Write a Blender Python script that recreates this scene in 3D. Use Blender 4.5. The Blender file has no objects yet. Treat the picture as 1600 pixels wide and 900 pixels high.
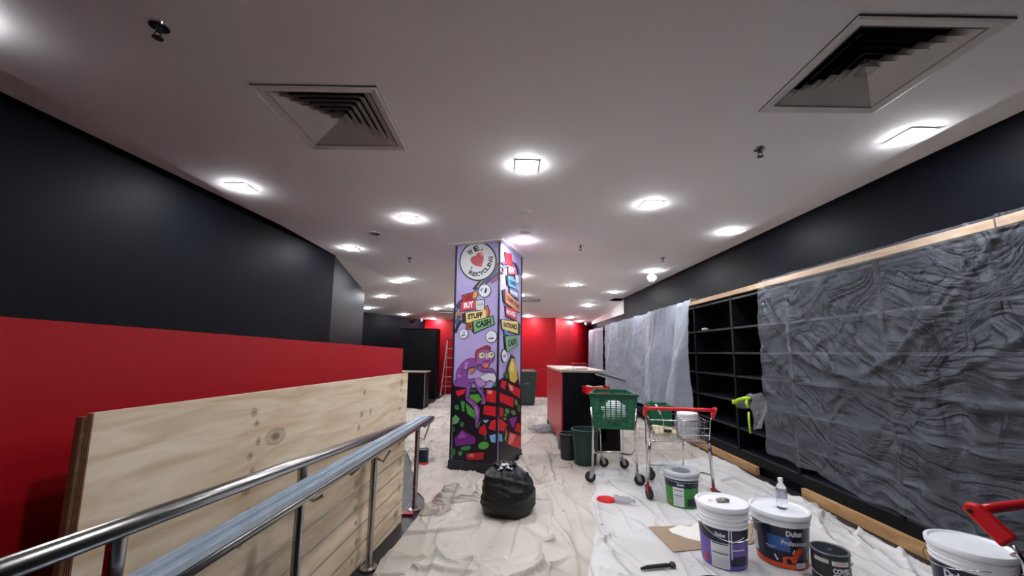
import bpy, bmesh, math, random
from mathutils import Vector, Matrix, noise
random.seed(7)
PI = math.pi
SC = bpy.context.scene
COL = SC.collection

# ------------------------------------------------------------------ camera
CAMH = 1.40
FPX, CY, PITCH, YAW, ROLL = 618.4, 468.7, 0.1313, -0.0081, -0.0113
def _rot():
    Rp = Matrix.Rotation(PITCH, 3, 'X'); Ry = Matrix.Rotation(YAW, 3, 'Z')
    Rr = Matrix.Rotation(ROLL, 3, 'Y')
    return Ry @ Rp @ Rr
RC = _rot()
cd = bpy.data.cameras.new('camera'); cam = bpy.data.objects.new('camera', cd); COL.objects.link(cam)
cd.sensor_fit = 'HORIZONTAL'; cd.sensor_width = 36.0; cd.lens = FPX / 1600 * 36
cd.shift_y = (CY - 450) / 1600; cd.clip_start = 0.02
r, f_, u_ = RC.col[0], RC.col[1], RC.col[2]
cam.matrix_world = Matrix(((r.x, u_.x, -f_.x, 0), (r.y, u_.y, -f_.y, 0), (r.z, u_.z, -f_.z, CAMH), (0, 0, 0, 1)))
SC.camera = cam
EYE = Vector((0, 0, CAMH))
def ray(u, v): return RC @ Vector(((u - 800) / FPX, 1, (CY - v) / FPX))
def onZ(u, v, z):
    d = ray(u, v); return EYE + d * ((z - CAMH) / d.z)
def onY(u, v, y):
    d = ray(u, v); return EYE + d * (y / d.y)
def onX(u, v, x):
    d = ray(u, v); return EYE + d * (x / d.x)
def onP(u, v, p0, n):
    d = ray(u, v); return EYE + d * ((p0 - EYE).dot(n) / d.dot(n))

# ------------------------------------------------------------------ world and exposure
w = bpy.data.worlds.new('world'); SC.world = w; w.use_nodes = True
w.node_tree.nodes['Background'].inputs[0].default_value = (0, 0, 0, 1)   # closed interior: the downlights are the only light
w.node_tree.nodes['Background'].inputs[1].default_value = 0.0
SC.view_settings.view_transform = 'Standard'; SC.view_settings.look = 'None'
SC.view_settings.gamma = 1.0; SC.view_settings.use_curve_mapping = False
SC.view_settings.exposure = 2.45
LAMP = 62.0      # radiance of a downlight diffuser

# ------------------------------------------------------------------ materials
def srgb(h):
    if isinstance(h, str):
        h = [int(h[i:i + 2], 16) / 255 for i in (0, 2, 4)]
    return tuple((c / 12.92 if c <= .04045 else ((c + .055) / 1.055) ** 2.4) for c in h) + (1,)
MATS = {}
def mat(name, col='808080', rough=.5, metal=0., spec=.5, emit=0., bump=None, vary=None, trans=0., alpha=1., coat=0., ior=1.45):
    if name in MATS: return MATS[name]
    m = bpy.data.materials.new(name); m.use_nodes = True; nt = m.node_tree
    b = nt.nodes['Principled BSDF']; c = srgb(col)
    b.inputs['Base Color'].default_value = c; b.inputs['Roughness'].default_value = rough
    b.inputs['Metallic'].default_value = metal; b.inputs['Specular IOR Level'].default_value = spec
    b.inputs['Transmission Weight'].default_value = trans; b.inputs['Alpha'].default_value = alpha
    b.inputs['Coat Weight'].default_value = coat; b.inputs['IOR'].default_value = ior
    if emit:
        b.inputs['Emission Color'].default_value = c; b.inputs['Emission Strength'].default_value = emit
    tc = nt.nodes.new('ShaderNodeTexCoord')
    if vary:      # (scale, second colour, amount)
        n = nt.nodes.new('ShaderNodeTexNoise'); n.inputs['Scale'].default_value = vary[0]; n.inputs['Detail'].default_value = 5
        mx = nt.nodes.new('ShaderNodeMix'); mx.data_type = 'RGBA'
        rp = nt.nodes.new('ShaderNodeMapRange'); rp.inputs[1].default_value = .42; rp.inputs[2].default_value = .68; rp.inputs[4].default_value = vary[2]
        nt.links.new(tc.outputs['Object'], n.inputs['Vector']); nt.links.new(n.outputs['Fac'], rp.inputs[0])
        nt.links.new(rp.outputs[0], mx.inputs[0]); mx.inputs[6].default_value = c; mx.inputs[7].default_value = srgb(vary[1])
        nt.links.new(mx.outputs[2], b.inputs['Base Color'])
    if bump:      # (scale, strength, distance)
        n = nt.nodes.new('ShaderNodeTexNoise'); n.inputs['Scale'].default_value = bump[0]; n.inputs['Detail'].default_value = 4
        bp = nt.nodes.new('ShaderNodeBump'); bp.inputs['Strength'].default_value = bump[1]; bp.inputs['Distance'].default_value = bump[2]
        nt.links.new(tc.outputs['Object'], n.inputs['Vector']); nt.links.new(n.outputs['Fac'], bp.inputs['Height'])
        nt.links.new(bp.outputs[0], b.inputs['Normal'])
    MATS[name] = m; return m

M_ceil = mat('ceiling_paint', 'f2eeec', .8, bump=(60, .1, .002))
M_black = mat('black_satin_wall', '06080f', .55, spec=.09, bump=(40, .06, .002))
M_red = mat('red_wall', 'a80815', .5, spec=.3, bump=(50, .05, .002))
M_floor = mat('dark_vinyl', '1d1d20', .45, vary=(6, '2c2c30', .8))
M_white = mat('white_metal', 'e8e6e2', .5)
M_grille = mat('grille_white', 'd9d6d0', .55)
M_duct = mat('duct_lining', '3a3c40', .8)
M_steel = mat('brushed_steel', 'a9a7a4', .28, 1.0)
M_chrome = mat('chrome', 'd4d4d6', .14, 1.0)
M_galv = mat('galvanised', 'b9c4d0', .42, .55, vary=(14, 'a3afbd', .7))
M_shelf = mat('black_shelf', '08090d', .5, spec=.2)
M_shelf_edge = mat('shelf_edge', '1c1f26', .4)
M_lamp = mat('lamp_diffuser', 'f4f7ff', .5, emit=LAMP)
M_rubber = mat('rubber_grey', '3a3b3e', .6)
M_tyre = mat('tyre_black', '17181a', .6)
M_redpl = mat('red_plastic', 'cf1420', .35)
M_greenpl = mat('green_plastic', '0d5a3a', .4)
M_binpl = mat('dark_green_bin', '1d3634', .5)
M_binblk = mat('dark_grey_bin', '26282a', .5)
M_wht_pl = mat('white_plastic', 'f0f1f4', .35)
M_paper = mat('paper', 'ece8e2', .8)
M_bag = mat('bag_black', '0d0e10', .42, bump=(16, .5, .02))
M_lid_clear = mat('pale_lid', 'c9ced2', .25)

def wood_mat(name, base, dark, scale=(1.2, 1, 9), knots=(), kr=.022):
    m = bpy.data.materials.new(name); m.use_nodes = True; nt = m.node_tree; b = nt.nodes['Principled BSDF']
    b.inputs['Roughness'].default_value = .55
    tc = nt.nodes.new('ShaderNodeTexCoord'); mp = nt.nodes.new('ShaderNodeMapping'); mp.inputs['Scale'].default_value = scale
    nt.links.new(tc.outputs['Object'], mp.inputs[0])
    n = nt.nodes.new('ShaderNodeTexNoise'); n.inputs['Scale'].default_value = 2.2; n.inputs['Detail'].default_value = 7; n.inputs['Distortion'].default_value = .9
    nt.links.new(mp.outputs[0], n.inputs['Vector'])
    cr = nt.nodes.new('ShaderNodeValToRGB'); cr.color_ramp.elements[0].position = .3; cr.color_ramp.elements[1].position = .72
    cr.color_ramp.elements[0].color = srgb(base); cr.color_ramp.elements[1].color = srgb(dark)
    nt.links.new(n.outputs['Fac'], cr.inputs[0]); last = cr.outputs[0]
    n2 = nt.nodes.new('ShaderNodeTexNoise'); n2.inputs['Scale'].default_value = 14
    nt.links.new(tc.outputs['Object'], n2.inputs['Vector'])
    for (x, z, s, a) in knots:
        vm = nt.nodes.new('ShaderNodeVectorMath'); vm.operation = 'SUBTRACT'; vm.inputs[1].default_value = (x, 0, z)
        nt.links.new(tc.outputs['Object'], vm.inputs[0])
        vs = nt.nodes.new('ShaderNodeVectorMath'); vs.operation = 'MULTIPLY'; vs.inputs[1].default_value = (1 / (s * a), 0, 1 / s)
        nt.links.new(vm.outputs[0], vs.inputs[0])
        vl = nt.nodes.new('ShaderNodeVectorMath'); vl.operation = 'LENGTH'; nt.links.new(vs.outputs[0], vl.inputs[0])
        ad = nt.nodes.new('ShaderNodeMath'); ad.operation = 'MULTIPLY_ADD'; ad.inputs[1].default_value = .8; nt.links.new(n2.outputs['Fac'], ad.inputs[0]); nt.links.new(vl.outputs['Value'], ad.inputs[2])
        rp = nt.nodes.new('ShaderNodeValToRGB'); e = rp.color_ramp.elements
        e[0].position = .35; e[0].color = (1, 1, 1, 1); e[1].position = 1.0; e[1].color = (0, 0, 0, 1)
        q = e.new(.62); q.color = (.35, .35, .35, 1); q = e.new(.78); q.color = (.6, .6, .6, 1)
        sb = nt.nodes.new('ShaderNodeMath'); sb.operation = 'MULTIPLY'; sb.inputs[1].default_value = .62; nt.links.new(ad.outputs[0], sb.inputs[0])
        nt.links.new(sb.outputs[0], rp.inputs[0])
        mx = nt.nodes.new('ShaderNodeMix'); mx.data_type = 'RGBA'; mx.inputs[7].default_value = srgb('6a4a30')
        fm = nt.nodes.new('ShaderNodeMath'); fm.operation = 'MULTIPLY'; fm.inputs[1].default_value = .85; nt.links.new(rp.outputs[0], fm.inputs[0])
        nt.links.new(fm.outputs[0], mx.inputs[0]); nt.links.new(last, mx.inputs[6]); last = mx.outputs[2]
    nt.links.new(last, b.inputs['Base Color'])
    return m

def cloth_mat(name, base, stain, seed):
    m = bpy.data.materials.new(name); m.use_nodes = True; nt = m.node_tree; b = nt.nodes['Principled BSDF']
    b.inputs['Roughness'].default_value = .9; b.inputs['Specular IOR Level'].default_value = .15
    tc = nt.nodes.new('ShaderNodeTexCoord')
    mp = nt.nodes.new('ShaderNodeMapping'); mp.inputs['Location'].default_value = (seed * 3.1, seed * 1.7, 0); nt.links.new(tc.outputs['Object'], mp.inputs[0])
    n = nt.nodes.new('ShaderNodeTexNoise'); n.inputs['Scale'].default_value = 1.6; n.inputs['Detail'].default_value = 6
    n2 = nt.nodes.new('ShaderNodeTexNoise'); n2.inputs['Scale'].default_value = 13; n2.inputs['Detail'].default_value = 3
    n3 = nt.nodes.new('ShaderNodeTexNoise'); n3.inputs['Scale'].default_value = 5; n3.inputs['Detail'].default_value = 8; n3.inputs['Roughness'].default_value = .65
    for q in (n, n2, n3): nt.links.new(mp.outputs[0], q.inputs['Vector'])
    def rng(src, a, c, o):
        r_ = nt.nodes.new('ShaderNodeMapRange'); r_.inputs[1].default_value = a; r_.inputs[2].default_value = c; r_.inputs[4].default_value = o
        nt.links.new(src, r_.inputs[0]); return r_.outputs[0]
    def mix(fac, c1, c2):
        mx = nt.nodes.new('ShaderNodeMix'); mx.data_type = 'RGBA'; nt.links.new(fac, mx.inputs[0])
        if isinstance(c1, tuple): mx.inputs[6].default_value = c1
        else: nt.links.new(c1, mx.inputs[6])
        mx.inputs[7].default_value = c2; return mx.outputs[2]
    c = mix(rng(n.outputs['Fac'], .42, .68, .8), srgb(base), srgb(stain))
    c = mix(rng(n2.outputs['Fac'], .735, .75, .75), c, srgb('6d625c'))      # drips of old paint
    c = mix(rng(n3.outputs['Fac'], .655, .70, .7), c, srgb('ece9e6'))       # white paint smears
    nt.links.new(c, b.inputs['Base Color'])
    def ridge(rt, sc, pw):
        m2 = nt.nodes.new('ShaderNodeMapping'); m2.inputs['Rotation'].default_value = (0, 0, rt); m2.inputs['Scale'].default_value = (1, .3, 1); nt.links.new(mp.outputs[0], m2.inputs[0])
        q = nt.nodes.new('ShaderNodeTexNoise'); q.inputs['Scale'].default_value = sc; q.inputs['Detail'].default_value = 1; q.inputs['Distortion'].default_value = .4; nt.links.new(m2.outputs[0], q.inputs['Vector'])
        def M(op, x, y):
            g = nt.nodes.new('ShaderNodeMath'); g.operation = op
            for i, v in enumerate((x, y)):
                if isinstance(v, (int, float)): g.inputs[i].default_value = v
                else: nt.links.new(v, g.inputs[i])
            return g.outputs[0]
        k = M('ABSOLUTE', M('SUBTRACT', M('MULTIPLY', q.outputs['Fac'], 2.0), 1.0), 0.0)
        return M('POWER', M('MAXIMUM', M('SUBTRACT', 1.0, M('MULTIPLY', k, 3.0)), 0.0), pw), M
    ra, M = ridge(.7, 1.3, 9.0); rb, _ = ridge(-.4, 1.9, 8.0); rc, _ = ridge(1.7, 3.0, 6.0)
    hh = M('ADD', M('ADD', M('MULTIPLY', ra, 1.0), M('MULTIPLY', rb, .7)), M('ADD', M('MULTIPLY', rc, .4), M('MULTIPLY', n.outputs['Fac'], .5)))
    bp = nt.nodes.new('ShaderNodeBump'); bp.inputs['Strength'].default_value = .8; bp.inputs['Distance'].default_value = .03
    nt.links.new(hh, bp.inputs['Height']); nt.links.new(bp.outputs[0], b.inputs['Normal'])
    return m

def film_mat(name, opacity, rough=.22, scale=5.0, tint='dfe3ea', bs=.8, stretch=(1, 1, 1), rot=(0, 0, 0), pw=3.0, st2=None, rot2=None, hang=None):
    """thin polythene painter's film: partly see-through and shiny, with crumpled relief"""
    m = bpy.data.materials.new(name); m.use_nodes = True; nt = m.node_tree; L = nt.links.new
    b = nt.nodes['Principled BSDF']; out = nt.nodes['Material Output']
    b.inputs['Base Color'].default_value = srgb(tint); b.inputs['Roughness'].default_value = rough; b.inputs['Specular IOR Level'].default_value = .5
    tr = nt.nodes.new('ShaderNodeBsdfTransparent'); ms = nt.nodes.new('ShaderNodeMixShader')
    tc = nt.nodes.new('ShaderNodeTexCoord')
    def M(op, x, y=None):
        q = nt.nodes.new('ShaderNodeMath'); q.operation = op
        for i, v in enumerate((x, y)):
            if v is None: continue
            if isinstance(v, (int, float)): q.inputs[i].default_value = v
            else: L(v, q.inputs[i])
        return q.outputs[0]
    coord = tc.outputs['Object']
    if hang:      # tension creases: sagging arcs below, and a fan spreading from, the point the film hangs from
        wv = nt.nodes.new('ShaderNodeTexNoise'); wv.inputs['Scale'].default_value = 1.3; wv.inputs['Detail'].default_value = 2; L(coord, wv.inputs['Vector'])
        sp = nt.nodes.new('ShaderNodeSeparateXYZ'); L(coord, sp.inputs[0])
        wo = M('MULTIPLY', M('SUBTRACT', wv.outputs['Fac'], .5), .9)
        yy = M('ADD', M('SUBTRACT', sp.outputs[1], hang[0]), wo); zz = M('ADD', M('SUBTRACT', sp.outputs[2], hang[1]), wo)
        rr_ = M('SQRT', M('ADD', M('MULTIPLY', yy, yy), M('MULTIPLY', zz, zz))); th_ = M('ARCTAN2', zz, yy)
        cx_ = nt.nodes.new('ShaderNodeCombineXYZ'); L(rr_, cx_.inputs[0]); L(th_, cx_.inputs[1]); coord = cx_.outputs[0]
    def ridge(sc, rt, st, dist, det, pw_, _c=coord):
        mp = nt.nodes.new('ShaderNodeMapping'); mp.inputs['Scale'].default_value = st; mp.inputs['Rotation'].default_value = rt
        L(_c, mp.inputs[0]); n = nt.nodes.new('ShaderNodeTexNoise'); n.inputs['Scale'].default_value = sc; n.inputs['Detail'].default_value = det; n.inputs['Distortion'].default_value = dist
        L(mp.outputs[0], n.inputs['Vector']); k = M('ABSOLUTE', M('SUBTRACT', M('MULTIPLY', n.outputs['Fac'], 2.0), 1.0))
        return M('POWER', M('MAXIMUM', M('SUBTRACT', 1.0, M('MULTIPLY', k, 2.6)), 0.0), pw_)
    r1 = ridge(scale, rot, stretch, .25, 4, pw); r2 = ridge(scale * 2.0, rot2 or (rot[0] + .9, 0, 0), st2 or (stretch[0], stretch[1] * 1.3, stretch[2]), .35, 5, pw)
    h = M('ADD', M('MULTIPLY', r1, .6), M('MULTIPLY', r2, .4))
    ms.inputs[0].default_value = opacity
    bp = nt.nodes.new('ShaderNodeBump'); bp.inputs['Strength'].default_value = bs; bp.inputs['Distance'].default_value = .07
    L(h, bp.inputs['Height']); L(bp.outputs[0], b.inputs['Normal'])
    L(tr.outputs[0], ms.inputs[1]); L(b.outputs[0], ms.inputs[2]); L(ms.outputs[0], out.inputs[0])
    return m

# ------------------------------------------------------------------ mesh helpers
class MB:
    def __init__(s): s.v = []; s.f = []
    def add(s, vs, fs):
        o = len(s.v); s.v += [tuple(v) for v in vs]; s.f += [tuple(i + o for i in f) for f in fs]; return s
    def box(s, a, b, M=None):
        (x0, y0, z0), (x1, y1, z1) = a, b
        vs = [Vector((x, y, z)) for z in (z0, z1) for y in (y0, y1) for x in (x0, x1)]
        if M: vs = [M @ v for v in vs]
        return s.add(vs, [(0, 2, 3, 1), (4, 5, 7, 6), (0, 1, 5, 4), (2, 6, 7, 3), (0, 4, 6, 2), (1, 3, 7, 5)])
    def tube(s, pts, r, n=8, closed=False, cap=True):
        pts = [Vector(p) for p in pts]; N = len(pts); rings = []; up = None
        rs = r if isinstance(r, (list, tuple)) else [r] * N
        for i, p in enumerate(pts):
            if closed: t = pts[(i + 1) % N] - pts[i - 1]
            else: t = pts[min(i + 1, N - 1)] - pts[max(i - 1, 0)]
            t.normalize()
            if up is None: up = Vector((0, 0, 1)) if abs(t.z) < .9 else Vector((1, 0, 0))
            a = t.cross(up).normalized(); up = a.cross(t).normalized()
            rings.append([p + (a * math.cos(2 * PI * k / n) + up * math.sin(2 * PI * k / n)) * rs[i] for k in range(n)])
        fs = []; M_ = N if closed else N - 1
        for i in range(M_):
            j = (i + 1) % N
            fs += [(i * n + k, i * n + (k + 1) % n, j * n + (k + 1) % n, j * n + k) for k in range(n)]
        if cap and not closed: fs += [tuple(range(n))[::-1], tuple((N - 1) * n + k for k in range(n))]
        return s.add([v for q in rings for v in q], fs)
    def lathe(s, prof, n=32, c=(0, 0, 0), a0=0., a1=2 * PI, M=None):
        full = abs(a1 - a0 - 2 * PI) < 1e-6; K = n if full else n + 1; c = Vector(c)
        vs = [Vector((r * math.cos(a0 + (a1 - a0) * k / n), r * math.sin(a0 + (a1 - a0) * k / n), z)) + c for r, z in prof for k in range(K)]
        if M: vs = [M @ v for v in vs]
        fs = []
        for i in range(len(prof) - 1):
            for k in range(n if full else n):
                k2 = (k + 1) % K
                fs.append((i * K + k, i * K + k2, (i + 1) * K + k2, (i + 1) * K + k))
        return s.add(vs, fs)
    def prism(s, poly, d):
        """planar polygon (list of Vectors) extruded by vector d"""
        n = len(poly); d = Vector(d)
        vs = [Vector(p) for p in poly] + [Vector(p) + d for p in poly]
        return s.add(vs, [tuple(range(n))[::-1], tuple(range(n, 2 * n))] + [(i, (i + 1) % n, n + (i + 1) % n, n + i) for i in range(n)])
    def grid(s, fn, nu, nv):
        vs = [fn(i / nu, j / nv) for j in range(nv + 1) for i in range(nu + 1)]
        W = nu + 1
        return s.add(vs, [(j * W + i, j * W + i + 1, (j + 1) * W + i + 1, (j + 1) * W + i) for j in range(nv) for i in range(nu)])
    def build(s, name, m, parent=None, smooth=False, bevel=0., loc=None, recalc=True):
        me = bpy.data.meshes.new(name); me.from_pydata(s.v, [], s.f)
        if recalc:
            bm = bmesh.new(); bm.from_mesh(me); bmesh.ops.recalc_face_normals(bm, faces=bm.faces); bm.to_mesh(me); bm.free()
        me.materials.append(m)
        if smooth:
            for p in me.polygons: p.use_smooth = True
            if smooth == 'auto':
                try: me.set_sharp_from_angle(angle=math.radians(40))
                except Exception: pass
        o = bpy.data.objects.new(name, me); COL.objects.link(o)
        if parent: o.parent = parent
        if loc: o.location = loc
        if bevel:
            md = o.modifiers.new('bevel', 'BEVEL'); md.width = bevel; md.segments = 2; md.limit_method = 'ANGLE'
        return o
def thing(name, label, cat, loc=(0, 0, 0), rz=0., group=None):
    o = bpy.data.objects.new(name, None); COL.objects.link(o); o.location = loc; o.rotation_euler = (0, 0, rz); o.empty_display_size = .1
    return tag(o, label, cat, group)
def tag(o, label, cat, group=None, kind=None):
    o['label'] = label; o['category'] = cat
    if group: o['group'] = group
    if kind: o['kind'] = kind
    return o
def struct(o, label=None):
    o['kind'] = 'structure'
    if label: o['label'] = label
    return o
def copy_tree(o, parent=None):
    c = o.copy(); COL.objects.link(c); c.parent = parent
    for ch in list(o.children): copy_tree(ch, c)
    return c
def BX(name, a, b, m, parent=None, bevel=0.): return MB().box(a, b).build(name, m, parent, bevel=bevel)
def arc(c, r, a0, a1, n, ax=Vector((1, 0, 0)), ay=Vector((0, 0, 1))):
    return [Vector(c) + ax * (r * math.cos(a0 + (a1 - a0) * i / n)) + ay * (r * math.sin(a0 + (a1 - a0) * i / n)) for i in range(n + 1)]
def text_mesh(s, bold=.0):
    cu = bpy.data.curves.new('t', 'FONT'); cu.body = s; cu.size = 1; cu.offset = bold; cu.resolution_u = 3
    ob = bpy.data.objects.new('t', cu); COL.objects.link(ob)
    me = bpy.data.meshes.new_from_object(ob.evaluated_get(bpy.context.evaluated_depsgraph_get()))
    bpy.data.objects.remove(ob); bpy.data.curves.remove(cu)
    xs = [v.co.x for v in me.vertices]; ys = [v.co.y for v in me.vertices]
    x0, x1, y0, y1 = min(xs), max(xs), min(ys), max(ys)
    vs = [((v.co.x - x0) / (x1 - x0), (v.co.y - y0) / (y1 - y0)) for v in me.vertices]; fs = [tuple(p.vertices) for p in me.polygons]
    bpy.data.meshes.remove(me); return vs, fs
def lettering(s, fn, m, parent, name='lettering', bold=.02):
    """text whose bounding box (0..1, 0..1) is carried onto a surface by fn"""
    vs, fs = text_mesh(s, bold)
    return MB().add([fn(x, y) for x, y in vs], fs).build(name, m, parent, recalc=False)

# ================================================================== STRUCTURE
ZC, ZS, ZL = 2.76, 2.83, 2.50          # main ceiling, perimeter strip, ceiling height at the far end
def wall(name, p, q, z0, z1, m, t=.08, side=1):
    p, q = Vector((*p, 0)), Vector((*q, 0)); d = (q - p).normalized(); n = Vector((-d.y, d.x, 0)) * t * side
    b = MB().prism([p + Vector((0, 0, z0)), q + Vector((0, 0, z0)), q + n + Vector((0, 0, z0)), p + n + Vector((0, 0, z0))], (0, 0, z1 - z0))
    return struct(b.build(name, m))
struct(BX('floor', (-5.2, -3.2, -.1), (3.6, 17.2, 0), M_floor))
# ceiling with two openings for the air diffusers
VENTS = [((-1.353, -.700), 1.885, 2.555), ((1.388, 2.030), 1.405, 2.055)]
HC = onZ(585, 365, ZC)
holes = [(HC.x - .066, HC.x + .066, HC.y - .066, HC.y + .066)] + [(v[0][0] + .03, v[0][1] - .03, v[1] + .03, v[2] - .03) for v in VENTS]
xs = sorted({-2.52, -1.9, 2.62, *[h for q in holes for h in q[:2]]}); ys = sorted({-3.1, 5.64, 10.25, *[h for q in holes for h in q[2:]]})
cb = MB()
for i in range(len(xs) - 1):
    for j in range(len(ys) - 1):
        cx, cy_ = (xs[i] + xs[i + 1]) / 2, (ys[j] + ys[j + 1]) / 2
        if cx < -1.9 and cy_ > 5.64: continue        # the raked part starts here
        if any(h[0] < cx < h[1] and h[2] < cy_ < h[3] for h in holes): continue
        cb.box((xs[i], ys[j], ZC), (xs[i + 1], ys[j + 1], ZC + .05))
struct(cb.build('ceiling', M_ceil), 'white plasterboard ceiling with recessed downlights')
struct(MB().prism([Vector(p) for p in ((-3.5, -3.1, ZS), (-2.5, -3.1, ZS), (-2.5, 5.7, ZS), (-3.5, 5.7, ZS))], (0, 0, .05)).build('ceiling_strip_left', M_ceil))
struct(BX('ceiling_strip_right', (2.60, -3.1, ZS), (3.4, 10.25, ZS + .05), M_ceil))
# beyond y = 10.2 the ceiling rakes gently down to the far walls
RK = [Vector(p) for p in ((-2.52, 5.64, ZC), (-1.9, 9.6, ZC), (-1.2, 10.25, ZC), (2.62, 10.25, ZC), (3.4, 10.25, ZC), (3.4, 15.7, 2.46), (1.5, 12.55, ZL), (-2.95, 14.0, ZL), (-4.3, 11.2, ZL), (-5.0, 7.6, 2.66))]
RKF = [(0, 1, 8), (0, 8, 9), (1, 2, 8), (2, 7, 8), (2, 6, 7), (2, 3, 6), (3, 4, 6), (4, 5, 6)]
struct(MB().add(RK, RKF).build('ceiling_raked', M_ceil, recalc=False), 'far part of the white ceiling sloping down to the red wall')
struct(MB().add([Vector((-2.52, 5.64, ZC)), Vector((-1.9, 5.64, ZC)), Vector((-1.9, 9.6, ZC))], [(0, 1, 2)]).build('ceiling_joint', M_ceil, recalc=False))
def on_rake(u, v, o=None, d=None):
    o = o or EYE; d = d or ray(u, v)
    for f in RKF:
        A, B, C = (RK[i] for i in f); n = (B - A).cross(C - A); t = (A - o).dot(n) / d.dot(n); p = o + d * t
        if all(((q2 - q1).cross(p - q1)).dot(n) >= -1e-5 for q1, q2 in ((A, B), (B, C), (C, A))): return p
    return onZ(u, v, ZC)
def under_rake(x, y): return on_rake(0, 0, Vector((x, y, 0)), Vector((0, 0, 1)))
wall('wall_left', (-3.42, -3.1), (-2.53, 5.64), 0, 2.88, M_black)
wall('wall_left_angled', (-2.53, 5.64), (-3.12, 8.5), 0, 2.86, M_black)
wall('wall_left_return', (-3.12, 8.5), (-4.9, 8.7), 0, 2.86, M_black)
wall('wall_left_alcove', (-4.9, 8.7), (-4.3, 11.2), 0, 2.7, M_black)
wall('wall_left_far', (-4.3, 11.2), (-2.95, 14.0), 0, 2.6, M_black)
wall('wall_back', (-2.95, 14.0), (1.50, 12.55), 0, 2.6, M_red)
wall('wall_back_right', (1.50, 12.55), (3.4, 15.6), 0, 2.6, M_red)
wall('wall_right', (3.42, 15.7), (3.42, -3.1), 0, 2.86, M_black)
wall('wall_rear', (3.5, -3.0), (-3.5, -3.0), 0, 2.86, M_black)
struct(BX('wall_right_upper', (2.985, -3.0, 2.24), (3.40, 10.17, 2.88), M_black), 'black bulkhead above the shelving')
struct(BX('wall_right_far', (2.985, 10.18, 2.24), (3.40, 14.2, 2.42), M_black)); struct(BX('wall_right_far_upper', (2.985, 10.18, 2.42), (3.40, 14.2, 2.80), M_ceil))
# red half wall beside the ramp
rw = MB(); a, b_ = Vector((-1.55, -.4, 0)), Vector((-1.10, 4.19, 0)); dn = Vector((-.10, .01, 0))
vs = []
for p, z in ((a, 1.51), (b_, 1.425), (b_ + dn, 1.425), (a + dn, 1.51)): vs += [p, p + Vector((0, 0, z))]
rw.add(vs, [(0, 2, 3, 1), (2, 4, 5, 3), (4, 6, 7, 5), (6, 0, 1, 7), (1, 3, 5, 7), (0, 6, 4, 2)])
struct(rw.build('wall_left_low', M_red), 'red painted half wall behind the plywood')

# ================================================================== CEILING FITTINGS
def ceil_vent(k):
    (x0, x1), y0, y1 = VENTS[k]; cx, cy_ = (x0 + x1) / 2, (y0 + y1) / 2; S = (x1 - x0) / 2
    t = thing('air_diffuser', ['square louvred ceiling air diffuser in the ceiling on the side of the plywood and handrail', 'square louvred ceiling air diffuser in the ceiling on the side of the plastic-covered shelving'][k], 'air vent', (cx, cy_, ZC), 0, 'large ceiling diffusers')
    def ring(a, za, b, zb, th=.004):
        m = MB(); q = [(1, 1), (-1, 1), (-1, -1), (1, -1)]
        A = [Vector((a * x, a * y, za)) for x, y in q]; B = [Vector((b * x, b * y, zb)) for x, y in q]
        for i in range(4):
            j = (i + 1) % 4; m.add([A[i], A[j], B[j], B[i]], [(0, 1, 2, 3)]); m.add([A[i] + Vector((0, 0, th)), A[j] + Vector((0, 0, th)), B[j] + Vector((0, 0, th)), B[i] + Vector((0, 0, th))], [(3, 2, 1, 0)])
        return m
    fr = MB()
    for (a, za, b, zb) in ((S, -.001, S, -.012), (S, -.012, S - .012, -.014), (S - .012, -.014, S - .05, -.006), (S - .05, -.006, S - .055, .03)):
        fr.add(*(lambda r_: (r_.v, r_.f))(ring(a, za, b, zb)))
    fr.build('frame', M_grille, t, recalc=False)
    n = 7; o0 = S - .058
    for i in range(n):
        o = o0 * (1 - i / n); inn = max(o - .058, .002)
        ring(o, -.004, inn, .048).build('louvre_blade', M_grille, t, recalc=False)
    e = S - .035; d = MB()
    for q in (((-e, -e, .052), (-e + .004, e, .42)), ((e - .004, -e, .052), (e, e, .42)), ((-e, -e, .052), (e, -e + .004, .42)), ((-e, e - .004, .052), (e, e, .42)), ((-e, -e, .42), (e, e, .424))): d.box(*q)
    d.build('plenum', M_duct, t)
for k in (0, 1): ceil_vent(k)

def proto_light():
    t = thing('downlight', '', 'downlight')
    s, o = .060, .082
    fr = MB()
    for (a, b) in (((-o, -o), (o, -s)), ((-o, s), (o, o)), ((-o, -s), (-s, s)), ((s, -s), (o, s))):
        fr.box((a[0], a[1], -.006), (b[0], b[1], .0))
    fr.build('frame', M_white, t)
    BX('diffuser', (-s, -s, -.016), (s, s, -.001), M_lamp, t)
    return t
lights = [  # pixel, label
 ((377, 292), 'bright square downlight close to the long black wall beside an air diffuser'),
 ((549, 388), 'bright square downlight near the corner where the long black wall turns'),
 ((640, 342), 'bright square downlight between the pillar and the long black wall, near a dark round cut-out'),
 ((823, 258), 'large bright square downlight in the middle of the ceiling before the pillar'),
 ((1017, 319), 'bright square downlight between the pillar and the black bulkhead over the shelves'),
 ((1424, 211), 'bright square downlight beside an air diffuser near the bulkhead over the plastic film'),
 ((1140, 362), 'bright square downlight close to the black bulkhead above the open shelves'),
 ((818, 376), 'bright square downlight right beside the top of the pillar'),
 ((635, 436), 'nearer one of a close pair of downlights between pillar and angled black wall'),
 ((896, 445), 'square downlight between the pillar and the shelves, before the shop counter'),
 ((960, 456), 'square downlight near the bulkhead end above the far plastic sheet'),
 ((1022, 423), 'square downlight beside the hanging dome camera'),
 ((919, 477), 'square downlight in the last row before the lower ceiling'),
 ((815, 431), 'square downlight peeking out behind the top of the pillar'),
 ((815, 461), 'square downlight peeking out beside the pillar signs'),
 ((621, 439.5), 'further one of a close pair of downlights between pillar and angled black wall'),
 ((707, 478), 'small downlight just showing past the pillar towards the stepladder')]
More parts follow.
